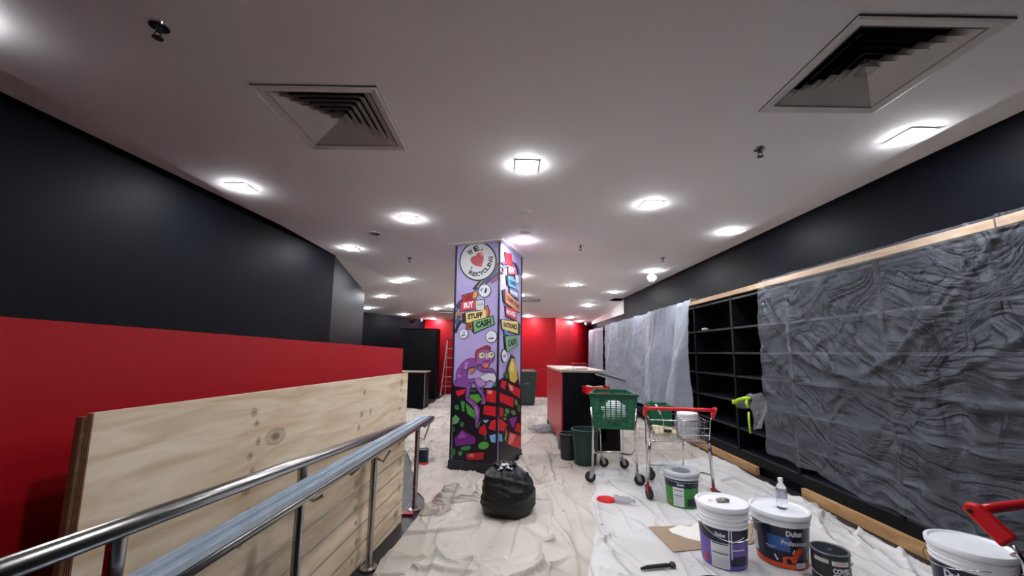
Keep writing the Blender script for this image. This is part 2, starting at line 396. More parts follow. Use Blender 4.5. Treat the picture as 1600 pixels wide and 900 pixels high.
lowlights = [((598, 463), 'downlight on the lower ceiling beyond the angled black wall'), ((574, 481), 'downlight at the edge of the angled black wall'),
 ((682, 482), 'downlight on the lower ceiling above the stepladder'), ((631, 491), 'downlight above the far black wall'),
 ((677, 498), 'downlight in the corner of far black wall and red wall'),
 ((825, 494), 'downlight on the lower ceiling above the wheelie bin'), ((891, 496), 'downlight on the lower ceiling at the red wall corner')]
P0 = proto_light(); first = True
def put_light(x, y, z, lab, grp='ceiling downlights'):
    global first
    o = P0 if first else copy_tree(P0); first = False
    o.location = (x, y, z); o['label'] = lab; o['group'] = grp
    return o
for (u, v), lab in lights:
    p = on_rake(u, v); put_light(p.x, p.y, min(ZC, p.z) - (.006 if p.z < ZC - .01 else 0), lab)
for (u, v), lab in lowlights:
    p = on_rake(u, v); put_light(p.x, p.y, p.z - .006, lab)
p = under_rake(2.45, 13.75); put_light(p.x, p.y, p.z - .006, 'furthest downlight, above the receding red wall')
# two lamps just outside the picture, whose glow reaches in at its top and its left edge: the next ones in their rows
for x, y, lab in ((.12, .70, 'downlight of the middle row, next before the one facing the pillar'), (-2.27, 1.42, 'downlight of the row along the long black wall, next before the one by the diffuser')):
    o = put_light(x, y, ZC, lab, 'downlights beyond the photographed ceiling'); o.name = 'downlight_offscreen'
    for c in o.children:
        if c.name.startswith('diffuser'): c.name = 'diffuser_offscreen'

def sprinkler(u, v, lab, z=ZC, s=1.0):
    p = onZ(u, v, z); t = thing('sprinkler', lab, 'sprinkler', (p.x, p.y, z), 0, 'ceiling sprinkler heads')
    MB().lathe([(0, -.001), (.038 * s, -.001), (.036 * s, -.008 * s), (.015 * s, -.012 * s), (0, -.012 * s)], 20).build('escutcheon', M_chrome, t, 'auto')
    m = MB(); m.tube([(0, 0, -.008 * s), (0, 0, -.03 * s)], .009 * s, 8)
    for q in (-1, 1): m.tube([(q * .011 * s, 0, -.022 * s), (q * .014 * s, 0, -.04 * s), (0, 0, -.056 * s)], .003 * s, 6)
    m.build('frame', M_rubber, t)
    MB().lathe([(0, -.056 * s), (.02 * s, -.056 * s), (.02 * s, -.059 * s), (0, -.059 * s)], 12).build('deflector', M_rubber, t)
for u, v, lab in [(249, 40, 'sprinkler head with bright rose near the diffuser over the plywood'), (1187, 232, 'small sprinkler head near the diffuser over the plastic film'), (907, 384, 'sprinkler head on the ceiling between pillar top and shelving'),
                  (640, 403, 'sprinkler head on the ceiling between pillar and angled black wall'), (1036, 403, 'sprinkler head above the dome camera')]:
    sprinkler(u, v, lab)
# open round cut-out and round speaker covers
p = onZ(585, 365, ZC); t = thing('ceiling_cutout', 'dark open round cut-out in the ceiling between pillar and long black wall', 'ceiling hole', (p.x, p.y, ZC))
MB().lathe([(.064, .0), (.064, -.004), (.097, -.004), (.099, -.001)], 28).build('rim', M_ceil, t, 'auto', recalc=False)
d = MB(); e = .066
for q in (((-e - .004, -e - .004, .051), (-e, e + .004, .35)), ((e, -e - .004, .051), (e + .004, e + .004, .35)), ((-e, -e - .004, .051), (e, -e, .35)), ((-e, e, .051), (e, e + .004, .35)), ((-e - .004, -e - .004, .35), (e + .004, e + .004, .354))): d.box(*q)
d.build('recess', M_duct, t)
for u, v, rr, lab in ((818, 330, .075, 'flat round white ceiling speaker cover before the pillar'), (820, 358, .075, 'round white smoke detector on the ceiling close to the pillar')):
    p = onZ(u, v, ZC); t = thing('ceiling_disc', lab, 'ceiling fitting', (p.x, p.y, ZC))
    hgt = .012 if v == 330 else .04
    MB().lathe([(0, -.001), (rr, -.001), (rr, -.3 * hgt), (rr * .8, -hgt), (0, -hgt)], 28).build('cover', M_white, t, 'auto')
    MB().lathe([(rr * .5, -hgt - .001), (rr * .55, -hgt - .003), (rr * .6, -hgt - .001), (rr * .5, -hgt - .001)], 28).build('ring', M_grille, t)
p = onZ(1018, 427, ZC); t = thing('dome_camera', 'white hanging dome camera with dark lens near the black bulkhead', 'camera', (p.x, p.y, ZC))
MB().lathe([(0, 0), (.035, 0), (.035, -.03), (.075, -.045), (.085, -.08), (.085, -.10), (0, -.10)], 24).build('housing', M_wht_pl, t, 'auto')
d = MB().lathe([(.078, -.10), (.074, -.13), (.055, -.16), (.03, -.172), (0, -.176)], 24).build('dome', M_lid_clear, t, True)
for q in (-.026, .026): MB().lathe([(0, 0), (.011, 0), (.011, .012), (0, .012)], 12, M=Matrix.Translation((q, -.078, -.125)) @ Matrix.Rotation(PI / 2, 4, 'X')).build('lens', M_tyre, d)
for u, v, lab in ((703, 489, 'small square return vent on the raked ceiling above the stepladder'), (826, 469, 'square ceiling vent on the ceiling behind the pillar')):
    p = on_rake(u, v); z = p.z - .012; t = thing('ceiling_vent', lab, 'air vent', (p.x, p.y, z))
    for i in range(4):
        a = .30 - i * .07; m = MB()
        for (x0, y0, x1, y1) in ((-a, -a, a, -a + .03), (-a, a - .03, a, a), (-a, -a, -a + .03, a), (a - .03, -a, a, a)): m.box((x0, y0, -.012), (x1, y1, -.002))
        m.build('ring', M_grille, t)
    BX('backing', (-.3, -.3, -.004), (.3, .3, -.001), M_duct, t)
def wallcam(x, y, z, lab):
    p = under_rake(x, y); z = p.z - .004; t = thing('security_camera', lab, 'camera', (p.x, p.y, z))
    MB().lathe([(0, 0), (.04, 0), (.04, -.02), (.02, -.04), (0, -.04)], 16).build('mount', M_wht_pl, t)
    MB().tube([(0, .02, -.06), (0, -.10, -.085)], .035, 12).build('body', M_wht_pl, t, 'auto'); MB().tube([(0, -.10, -.085), (0, -.104, -.086)], .024, 12).build('lens', M_tyre, t)
wallcam(-2.98, 13.55, ZL, 'small white bullet camera in the corner above the far black wall'); wallcam(2.75, 14.1, ZL, 'small white bullet camera above the far end of the shelving')

# ================================================================== PILLAR WITH MURAL
import numpy as np
TH = math.radians(21); PN = Vector((-.120, 4.76, 0)); D1 = Vector((-math.cos(TH), math.sin(TH), 0)); D2 = Vector((math.sin(TH), math.cos(TH), 0))
WL, WR, PB = .60, .82, .115
PIL = thing('pillar', 'square pillar with a lilac graffiti mural of signs, bricks and a seated purple figure', 'pillar', (0, 0, 0))
c4 = [PN, PN + D2 * WR, PN + D2 * WR + D1 * WL, PN + D1 * WL]
MB().prism([p + Vector((0, 0, .05)) for p in c4], (0, 0, ZC - .051)).build('core', mat('mural_lilac', 'b9acdc', .45, vary=(2.5, 'a99bd2', .7)), PIL)
def grown(k): 
    cc = sum(c4, Vector()) / 4; return [p + (p - cc).normalized() * k for p in c4]
MB().prism([p for p in grown(.035)], (0, 0, PB)).build('plinth', mat('plinth_black', '202126', .4), PIL, bevel=.01)
MB().prism([p + Vector((0, 0, ZC - .012)) for p in grown(.12)], (0, 0, .0115)).build('ceiling_collar', M_ceil, PIL)
def homog(src, dst):
    A = []; B = []
    for (x, y), (X, Y) in zip(src, dst):
        A.append([x, y, 1, 0, 0, 0, -X * x, -X * y]); B.append(X); A.append([0, 0, 0, x, y, 1, -Y * x, -Y * y]); B.append(Y)
    h = np.linalg.solve(np.array(A, float), np.array(B, float)); return np.append(h, 1).reshape(3, 3)
FACES = {'L': (homog([(711, 388), (781, 381), (776, 760), (702, 742)], [(WL, ZC), (0, ZC), (0, PB), (WL, PB)]), D1, Vector((-math.sin(TH), -math.cos(TH), 0))),
         'R': (homog([(781, 381), (817, 398), (813, 724), (776, 760)], [(0, ZC), (WR, ZC), (WR, PB), (0, PB)]), D2, Vector((math.cos(TH), -math.sin(TH), 0)))}
ZM = {1: (700, 375, 9.0), 2: (700, 455, 7.5), 3: (695, 550, 8.185), 4: (695, 640, 6.923)}
def face2d(F, z, x, y):
    ox, oy, k = ZM[z]; q = FACES[F][0] @ np.array([ox + x / k, oy + y / k, 1.0]); s, t = q[0] / q[2], q[1] / q[2]
    W = WL if F == 'L' else WR
    return (min(max(s, .003), W - .003), min(max(t, PB + .002), ZC - .014))
def lift(F, s, t, h):
    _, d, n = FACES[F]; return PN + d * s + Vector((0, 0, t)) + n * h
def offs(poly, w):
    n = len(poly); A = sum(poly[i][0] * poly[(i + 1) % n][1] - poly[(i + 1) % n][0] * poly[i][1] for i in range(n)); sg = 1 if A > 0 else -1; out = []
    for i in range(n):
        p, q, r = Vector(poly[i - 1]), Vector(poly[i]), Vector(poly[(i + 1) % n])
        a, b = (q - p), (r - q)
        if a.length < 1e-6 or b.length < 1e-6: out.append(tuple(q)); continue
        a.normalize(); b.normalize()
        na, nb = Vector((a.y, -a.x)) * sg, Vector((b.y, -b.x)) * sg; m = na + nb
        if m.length < .3: m = na
        m.normalize(); k = min(w / max(m.dot(na), .4), 2 * w); out.append(tuple(q + m * k))
    return out
MUR = {}
def mcol(h): return mat('mural_' + h, h, .45)
LAY = [0]
def clampf(F, poly):
    W = WL if F == 'L' else WR
    return [(min(max(s, .002), W - .002), min(max(t, PB + .001), ZC - .013)) for s, t in poly]
def paint(F, z, pts, col, name='painted_shape', line=.008, layer=None, parent=None):
    poly = [face2d(F, z, *p) for p in pts]
    if layer is None: LAY[0] += 1; layer = LAY[0]
    h = .0004 + .0001 * layer
    o = None
    if line:
        o = MB().prism([lift(F, s, t, -.002) for s, t in clampf(F, offs(poly, line))], FACES[F][2] * (h + .002)).build('painted_outline', mcol('16141c'), parent or PIL)
    q = MB().prism([lift(F, s, t, -.002) for s, t in poly], FACES[F][2] * (h + .0024)).build(name, mcol(col), parent or PIL)
    return q
def ell(cx, cy_, rx, ry, n=28, rot=0):
    return [(cx + rx * math.cos(a) * math.cos(rot) - ry * math.sin(a) * math.sin(rot), cy_ + rx * math.cos(a) * math.sin(rot) + ry * math.sin(a) * math.cos(rot)) for a in [2 * PI * i / n for i in range(n)]]
def strokep(pts, w):
    """polyline to ribbon polygon in zoom pixels"""
    L, R_ = [], []; P_ = [Vector(p) for p in pts]; W = w if isinstance(w, (list, tuple)) else [w] * len(pts)
    for i, p in enumerate(P_):
        t = (P_[min(i + 1, len(P_) - 1)] - P_[max(i - 1, 0)]).normalized(); n = Vector((-t.y, t.x)) * W[i] / 2
        L.append(tuple(p + n)); R_.append(tuple(p - n))
    return L + R_[::-1]
def word(F, z, s, q, col, parent, bold=.05):
    """q: zoom-pixel corners TL, TR, BR, BL"""
    LAY[0] += 1; h = .0016 + .0001 * LAY[0]
    def fn(x, y):
        a = Vector(q[3]).lerp(Vector(q[2]), x); b = Vector(q[0]).lerp(Vector(q[1]), x); p = a.lerp(b, y)
        return lift(F, *face2d(F, z, p.x, p.y), h)
    return lettering(s, fn, mcol(col), parent, bold=bold)
def glyph(F, z, ch, cx, cy_, ang, size, col, parent):
    ca, sa = math.cos(ang), math.sin(ang); LAY[0] += 1; h = .0016 + .0001 * LAY[0]
    wd = size * (.45 if ch == 'I' else .95)
    def fn(x, y):
        a, b = (x - .5) * wd, -(y - .5) * size
        return lift(F, *face2d(F, z, cx + a * ca - b * sa, cy_ + a * sa + b * ca), h)
    return lettering(ch, fn, mcol(col), parent, bold=.045)
# --- left face: dark rubble field, then gems and bricks
paint('L', 3, [(75, 905 + 840), (70, 560), (130, 570), (300, 620), (590, 650), (690, 540), (690, 905 + 860)], '17161d', 'painted_rubble', 0)
for pts, c in [([(120, 655), (255, 640), (235, 700), (155, 735)], 'c8202c'), ([(300, 720), (420, 720), (470, 800), (400, 850), (300, 780)], '4f9a3c'), ([(530, 665), (690, 700), (690, 850), (515, 825)], 'cc2630'), ([(545, 690), (600, 690), (600, 770), (530, 810)], 'e89a92'),
               ([(640, 560), (680, 570), (660, 640), (610, 640)], '2f7a50'), ([(440, 660), (480, 650), (495, 700), (455, 710)], '4a90c0'), ([(300, 640), (400, 650), (390, 690), (310, 690)], '23553c')]:
    paint('L', 3, pts, c, 'painted_gem', 0)
for pts, c in [([(70, 235), (105, 205), (150, 255), (130, 300), (70, 315)], '6fae78'), ([(90, 100), (130, 90), (145, 140), (110, 155)], '3d8a50'), ([(160, 50), (205, 60), (200, 180), (175, 170)], '4a9050'),
               ([(215, 80), (320, 180), (325, 275), (235, 205)], '4fa03a'), ([(250, 20), (330, 0), (400, 60), (330, 75)], '5aa63e'), ([(95, 475), (175, 385), (320, 485), (325, 560), (110, 560)], '7a2f86'), ([(130, 465), (180, 400), (230, 470), (150, 480)], 'a85cb8'),
               (ell(218, 598, 58, 26, 14), '3e8a4a'), (ell(415, 590, 60, 45, 16), '5aa646'), (ell(80, 625, 26, 40, 10), '2f7a48'), (ell(158, 650, 22, 28, 10), '4a9258'), (ell(175, 320, 22, 30, 10), '3a7a52'), (ell(80, 370, 22, 28, 10), '2f6f42'),
               ([(222, 662), (420, 668), (410, 750), (232, 733)], 'b8202e'), ([(255, 670), (310, 672), (305, 712), (250, 700)], 'd87a78'), ([(420, 125), (574, 158), (570, 272), (413, 225)], 'd01f2c'), ([(445, -15), (574, 15), (572, 112), (440, 78)], 'c8242e'),
               ([(500, 312), (570, 302), (568, 440), (470, 400)], 'cf2430'), ([(375, 375), (430, 342), (457, 440), (440, 480), (360, 440)], 'c81f2c'), ([(408, 292), (475, 298), (450, 332), (425, 325)], '7ab4da'),
               ([(482, 482), (565, 468), (560, 572), (502, 560)], '7fb2dc'), ([(345, 330), (385, 300), (360, 370), (335, 390)], '6aa060'), ([(420, 470), (450, 500), (430, 530)], '2f7a48')]:
    paint('L', 4, pts, c, 'painted_gem', 0)
# ribbons of cable
for pts, w_, c in [([(745, 400), (640, 480), (520, 590), (420, 700), (350, 790)], 46, '23243a'), ([(745, 405), (650, 470), (600, 520)], 14, 'e09a50'), ([(745, 470), (640, 540), (500, 660), (400, 790)], 22, '3a5f90'),
                   ([(745, 530), (640, 600), (560, 660), (520, 700)], 40, '5a3a60'), ([(745, 560), (680, 640), (600, 690)], 26, 'a8506a'), ([(500, 610), (440, 700), (400, 760)], 12, 'd8b070')]:
    paint('L', 1, strokep(pts, w_), c, 'painted_cable', .003)
for pts, w_, c in [([(150, 190), (110, 230), (75, 270)], 34, '5a3f6a'), ([(150, 240), (100, 300), (72, 330)], 26, '3a5f90'), ([(130, 370), (95, 430), (68, 470)], 30, '3b6a8a'), ([(140, 440), (100, 500), (66, 590)], 34, '24384a'), ([(120, 300), (90, 350), (75, 385)], 20, 'e8a05c')]:
    paint('L', 2, strokep(pts, w_), c, 'painted_cable', .003)
# round logo
LOGO = paint('L', 1, ell(410, 362, 254, 278, 48), 'dcdcdc', 'painted_roundel', .018)
paint('L', 1, [(460, 450), (360, 425), (310, 380), (298, 325), (330, 290), (380, 275), (400, 235), (440, 215), (480, 240), (495, 300), (485, 370)], 'b8323c', 'painted_heart', .008)
paint('L', 1, [(400, 235), (440, 222), (475, 245), (488, 300), (470, 290), (440, 255)], 'd98a8c', 'painted_heart_shine', 0)
for a in ([(308, 480), (325, 440)], [(455, 200), (475, 175)]): paint('L', 1, strokep(a, 16), '16141c', 'painted_arrow', 0)
for ch, x, y, a in (('W', 298, 225, -.62), ('E', 385, 170, -.45)): glyph('L', 1, ch, x, y, a, 84, '1b1a20', LOGO)
for ch, x, y in zip('RECYCLING', (308, 360, 412, 462, 505, 543, 570, 588, 598), (533, 557, 557, 540, 510, 470, 432, 382, 318)):
    glyph('L', 1, ch, x, y, -math.atan2(x - 400, y - 340), 64, '1b1a20', LOGO)
# signs on the left face
def sign(F, z, pts, col, s=None, q=None, tc='16141c', bold=.05, line=.008):
    o = paint(F, z, pts, col, 'painted_sign', line)
    if s: word(F, z, s, q, tc, o, bold)
    return o
sign('L', 2, [(285, 90), (325, 78), (342, 130), (310, 165), (278, 175)], 'e09a4a')
sign('L', 2, [(150, 130), (275, 95), (285, 190), (160, 212)], 'b5262c', 'WE', [(175, 135), (265, 112), (272, 185), (180, 205)], '7c1218')
sign('L', 2, [(140, 215), (315, 188), (322, 300), (135, 325)], 'd24a58', 'BUY', [(172, 222), (285, 200), (290, 280), (172, 292)], 'f6f0f0')
sign('L', 2, [(430, 290), (455, 270), (480, 340), (470, 400), (440, 412)], 'd8713e'); sign('L', 2, [(80, 385), (148, 352), (155, 440), (130, 378)], 'd07a4a')
sign('L', 2, [(160, 372), (195, 345), (202, 475), (165, 470)], '2a2622')
sign('L', 2, [(195, 345), (440, 320), (440, 440), (202, 475)], 'ecd48a', 'STUFF', [(220, 365), (398, 342), (398, 415), (222, 432)])
sign('L', 2, [(316, 200), (415, 190), (421, 320), (320, 320)], 'd8dcd8', 'YoUR', [(330, 235), (402, 225), (402, 262), (330, 265)], '3a3a3a', 0)
sign('L', 2, [(200, 492), (272, 475), (276, 562), (205, 546)], 'b86a3c', 'FOR', [(215, 505), (265, 495), (265, 535), (215, 540)])
sign('L', 2, [(272, 470), (290, 460), (302, 600), (282, 590)], '20301e')
sign('L', 2, [(290, 460), (520, 402), (540, 500), (302, 602)], '7fb47c', 'CASH', [(318, 470), (500, 425), (505, 508), (322, 548)])
def roundel(F, z, cx, cy_, rx, ry):
    return paint(F, z, ell(cx, cy_, rx, ry, 26), 'e8eaf0', 'painted_roundel', .007)
roundel('L', 2, 425, 75, 70, 78); paint('L', 2, strokep([(445, 45), (430, 105)], 24), '202028', 'painted_icon', 0); paint('L', 2, strokep([(385, 85), (380, 62), (400, 45)], 12), '202028', 'painted_icon', 0)
roundel('L', 2, 172, 607, 50, 58); paint('L', 2, [(155, 575), (195, 570), (195, 625), (155, 630)], 'b8c0c8', 'painted_icon', .004); paint('L', 2, strokep([(145, 632), (188, 628)], 12), '202028', 'painted_icon', 0)
roundel('L', 2, 508, 658, 66, 74); paint('L', 2, [(485, 632), (538, 628), (538, 668), (485, 670)], 'dfe3e8', 'painted_icon', .008); paint('L', 2, [(478, 678), (542, 674), (530, 692), (468, 690)], '202028', 'painted_icon', 0)
# seated purple figure
PU, PL_ = '8a4f9c', 'b489c4'
for pts, c in [([(330, 225), (265, 240), (205, 290), (150, 370), (132, 440), (138, 540), (230, 545), (235, 440), (265, 380), (320, 345), (400, 340), (430, 320), (400, 240)], PU),
               (strokep([(270, 270), (255, 360), (250, 430)], [40, 34, 20]), PL_),
               (strokep([(420, 345), (480, 400), (600, 405), (640, 470)], [60, 46, 40, 34]), PU),
               ([(445, 490), (560, 440), (640, 460), (662, 520), (650, 580), (580, 540), (510, 560), (520, 600), (470, 635), (430, 615), (490, 550)], 'd6d6dc'),
               (strokep([(110, 550), (210, 560), (300, 605), (282, 700), (278, 780), (330, 830), (400, 890)], [70, 100, 70, 44, 40, 46, 50]), PU),
               (strokep([(390, 560), (440, 670), (490, 750), (500, 800), (490, 865)], [44, 40, 36, 44, 56]), PU),
               (strokep([(248, 380), (240, 510), (300, 535), (380, 530)], [64, 60, 54, 44]), PU), ([(375, 505), (440, 515), (510, 545), (495, 610), (465, 640), (430, 610), (390, 560)], PL_),
               ([(315, 375), (360, 360), (378, 390), (340, 430), (320, 440)], 'd8804a'),
               ([(385, 180), (420, 130), (480, 105), (560, 130), (620, 170), (637, 230), (620, 280), (570, 300), (480, 322), (420, 312), (390, 260)], '9c5cae'),
               ([(385, 265), (380, 170), (400, 120), (460, 90), (540, 62), (580, 90), (575, 135), (520, 110), (440, 130), (415, 170), (410, 265)], 'a03a44'),
               ([(480, 318), (572, 303), (560, 345), (525, 382), (490, 350)], 'e07a58')]:
    paint('L', 3, pts, c, 'painted_figure', .005)
paint('L', 4, strokep([(235, 30), (310, 100), (350, 170), (350, 260), (335, 370)], [40, 50, 54, 44, 18]), PU, 'painted_figure', .005); paint('L', 4, strokep([(330, 130), (345, 200), (350, 250)], [20, 22, 8]), PL_, 'painted_figure', 0)
for x in (470, 592): paint('L', 3, ell(x, 197, 42, 44, 20), 'cfd8a0', 'painted_eye', .006); paint('L', 3, ell(x + 8, 192, 14, 16, 12), '4a5a3a', 'painted_eye', 0)
paint('L', 3, [(485, 275), (530, 262), (575, 268), (570, 285), (530, 292), (490, 290)], '6a2f7c', 'painted_mouth', 0); paint('L', 3, [(515, 170), (545, 165), (560, 245), (520, 250)], 'c9a0d4', 'painted_nose', 0)
paint('L', 3, strokep([(150, 440), (200, 470)], 26), PL_, 'painted_figure', 0)
# --- right face
paint('R', 3, [(690, 905 + 860), (690, 590), (760, 520), (800, 330), (850, 190), (890, 215), (930, 420), (960, 590), (975, 905 + 650)], '17161d', 'painted_rubble', 0)
for pts, c in [([(850, 245), (880, 235), (912, 330), (930, 500), (890, 570), (830, 555), (805, 400)], 'd8bc4a'), ([(845, 290), (870, 280), (880, 420), (830, 420)], 'ecdc8a'), ([(745, 490), (785, 425), (815, 525), (780, 540)], '3a6a4a'),
               ([(700, 675), (722, 575), (785, 582), (760, 695)], 'c81f2c'), ([(802, 592), (965, 632), (960, 758), (820, 692)], 'd02a34'), ([(810, 610), (860, 620), (870, 680), (830, 680)], 'e8a090')]:
    paint('R', 3, pts, c, 'painted_gem', 0)
for pts, c in [([(584, 20), (745, 32), (735, 140), (584, 115)], 'cf2430'), ([(584, 172), (632, 190), (615, 290), (584, 280)], 'c8242e'), ([(584, 302), (667, 350), (640, 440), (584, 445)], 'cc2630'), ([(690, 425), (812, 440), (812, 580), (672, 568)], 'd03038'),
               ([(700, 440), (760, 445), (720, 550), (685, 560)], 'e08a80'), ([(772, 312), (812, 292), (812, 405), (752, 398)], 'c8242e'), (ell(668, 200, 24, 30, 12), '4a9a58'), (ell(737, 198, 28, 26, 12), '3f8a4c'), (ell(768, 75, 18, 34, 12), '3f8a4c'), (ell(800, 130, 14, 40, 12), '357a48'),
               (ell(648, 252, 18, 14, 10), '4a9a58'), (ell(642, 295, 18, 14, 10), '4a9a58'), ([(690, 282), (778, 232), (742, 370), (715, 350)], '8a3a96'), ([(584, 478), (612, 482), (618, 560), (584, 560)], '6aa2cc'), ([(640, 520), (662, 400), (668, 440), (655, 550)], '8a9a50')]:
    paint('R', 4, pts, c, 'painted_gem', 0)
for pts, w_, c in [([(752, 410), (800, 380), (840, 395)], 40, 'a8405a'), ([(752, 470), (800, 440), (840, 420)], 20, '5ab0d0'), ([(752, 560), (775, 530), (770, 480)], 24, 'c05a70'), ([(900, 340), (960, 360), (990, 430), (1000, 500)], 26, '4a4a7a')]:
    paint('R', 1, strokep(pts, w_), c, 'painted_cable', .003)
sign('R', 1, [(792, 220), (890, 226), (905, 392), (812, 392)], 'd03040', 'WE', [(805, 250), (890, 255), (892, 350), (815, 350)], 'b01828')
sign('R', 1, [(836, 405), (946, 405), (952, 530), (842, 552)], 'd85a6a', 'BUY', [(852, 430), (935, 428), (938, 510), (856, 520)], 'fbeef0')
sign('R', 1, [(942, 540), (985, 530), (1002, 640), (958, 662)], 'd6dce4')
sign('R', 1, [(812, 590), (838, 570), (852, 735), (825, 715)], '1c2a3a'); sign('R', 1, [(838, 570), (956, 622), (966, 752), (852, 736)], '5aa8da', 'GAMES', [(862, 620), (948, 650), (952, 715), (866, 700)], '16364e')
sign('R', 2, [(714, 35), (820, 42), (832, 162), (720, 112)], '5a5a9a', 'PHONES', [(724, 55), (812, 75), (816, 130), (726, 100)], 'e8e8f4')
sign('R', 2, [(632, 95), (662, 78), (667, 240), (640, 215)], '2a1c18'); sign('R', 2, [(662, 80), (850, 222), (836, 322), (667, 242)], 'e88a58', 'COMPUTERS', [(680, 130), (838, 232), (830, 290), (682, 200)])
sign('R', 2, [(665, 295), (800, 302), (800, 442), (672, 405)], 'c83048', 'MOVIES', [(676, 325), (786, 335), (786, 400), (678, 382)], 'f6dfe4')
sign('R', 2, [(815, 446), (845, 482), (842, 602), (815, 602)], '3a3020'); sign('R', 2, [(615, 482), (815, 446), (815, 602), (627, 592)], 'e8cf80', 'ELECTRONICS', [(638, 505), (802, 485), (802, 555), (640, 560)])
sign('R', 2, [(650, 602), (690, 592), (692, 650), (652, 655)], '4a90c8'); sign('R', 2, [(650, 682), (664, 678), (684, 866), (666, 850)], '1e2a1c')
sign('R', 2, [(662, 682), (800, 626), (816, 742), (682, 866)], '7fb47c', 'CASH', [(690, 715), (790, 665), (795, 740), (696, 805)])
roundel('R', 3, 752, 237, 34, 82); paint('R', 3, strokep([(745, 220), (748, 265)], 12), '202028', 'painted_icon', 0); paint('R', 3, strokep([(765, 205), (762, 250)], 10), '202028', 'painted_icon', 0)
# black corner trim strips
for i, p in enumerate((c4[0], c4[3], c4[1])):
    MB().box((-.011, -.011, PB), (.011, .011, ZC - .013), Matrix.Translation(p) @ Matrix.Rotation(-TH, 4, 'Z')).build('corner_trim', mcol('17161d'), PIL)

# ================================================================== PLYWOOD, HANDRAIL, STEEL STUDS
def knots_at():
    k = []
    rnd = random.Random(3)
    for cx, zs in ((.62, [1.13, 1.08, 1.0, .95, .88, .81, .72, .60, .4, .25]), (1.55, [1.12, .98, .9, .8, .66, .55, .4, .3, .18, .08]), (2.22, [1.14, 1.08, 1.0, .93, .84, .75, .66, .5, .42, .3, .2, .1])):
        for z in zs: k.append((cx + rnd.uniform(-.03, .03), z, rnd.choice([.014, .02, .034, .017]), rnd.uniform(.8, 1.2)))
    k += [(1.68, .98, .030, .55), (.75, 1.0, .035, 2.0), (1.75, .5, .02, .5)]
    return k
M_ply = wood_mat('pine_plywood', 'f3e2c8', 'd2b48e', (1.1, 1, 7), knots_at())
M_plyedge = wood_mat('plywood_edge', 'a87c56', '74503a', (1, 1, 40))
M_plyback = wood_mat('plywood_back', 'a5815e', '7d5b3f', (1, 1, 12))
PA, PB_ = Vector((-1.175, 1.17, 0)), Vector((-.862, 3.48, 0)); ang = math.atan2((PB_ - PA).y, (PB_ - PA).x); LEN = (PB_ - PA).length
def ply(lab, dist, z0, zh, L, th, x0=0., mt=M_ply):
    t = thing('plywood_sheet', lab, 'plywood', PA + Vector((math.cos(ang + PI / 2), math.sin(ang + PI / 2), 0)) * dist, ang, 'plywood sheets against the red half wall')
    MB().box((x0, 0, z0), (x0 + L, th, zh)).build('face_veneer', mt, t)
    for i in range(5): MB().box((x0 - .0005, th + .0002 + i * .0036, z0), (x0 + L + .0005, th + .0036 + i * .0036, zh - .001)).build('ply_layer', M_plyedge if i % 2 else mt, t)
    return t
ply('pale knotty plywood sheet standing on edge behind the handrail', 0, .004, 1.215, LEN, .003)
ply('second plywood sheet with darker edge tucked behind the knotty sheet', .024, .004, 1.205, LEN - .03, .003, -.010, M_plyback)

RT = thing('handrail', 'stainless steel handrail with posts, wire cables and a second lower rail', 'handrail', (0, 0, 0))
posts = [(-1.00, 1.10), (-.945, 1.93), (-.886, 2.775), (-.815, 3.74)]
def railz(y): return .945 - (y - .95) * .061
def prail(y): return -.815 - (3.74 - y) * .0715
for x, y in posts:
    p = MB().tube([(x, y, .004), (x, y, railz(y) - .02)], .021, 14).build('post', M_steel, RT, 'auto')
    MB().lathe([(0, .002), (.055, .002), (.055, .012), (.03, .018), (.021, .05), (0, .05)], 20, (x, y, 0)).build('base_flange', M_steel, p, 'auto')
    MB().tube([(x, y, railz(y) - .14), (x + .06, y, railz(y) - .17), (x + .105, y, .74)], .008, 8).build('bracket', M_steel, p, 'auto')
endp = Vector((prail(3.92), 3.92, railz(3.92)))
MB().tube([(prail(.3), .3, railz(.3)), (prail(2), 2, railz(2)), endp], .026, 16).build('top_rail', M_steel, RT, True)
def nrx(y): return -.735 - (3.85 - y) * .0655
lo = [(nrx(.5), .5, .775), (nrx(2), 2, .77), (nrx(3.9), 3.9, .765), (nrx(3.9) + .005, 3.96, .76), (nrx(3.9) - .01, 4.0, .735), (nrx(3.9) - .04, 3.98, .71), (nrx(3.9) - .055, 3.9, .70)]
MB().tube(lo, .022, 14).build('lower_rail', M_steel, RT, True)
MB().tube([endp, endp + Vector((.03, .05, -.01)), (nrx(3.9) - .005, 3.95, .765)], .02, 12).build('end_loop', M_steel, RT, True)
for k in range(5):
    z = .10 + k * .115
    m = MB()
    for (xa, ya), (xb, yb) in zip([(-1.05, .3)] + posts[:-1], posts): m.tube([(xa, ya, z), (xb, yb, z)], .0028, 6)
    m.build('cable', M_steel, RT)
for y in (2.35, 3.2): MB().tube([(nrx(y), y, .745), (nrx(y) - .05, y + .02, .70), (nrx(y) - .1, y + .04, .725)], .008, 8).build('hook_bracket', M_steel, RT, True)
BX('threshold_strip', (-1.06, 3.60, .001), (-.80, 3.66, .02), mat('red_strip', '8c1420', .5), RT)
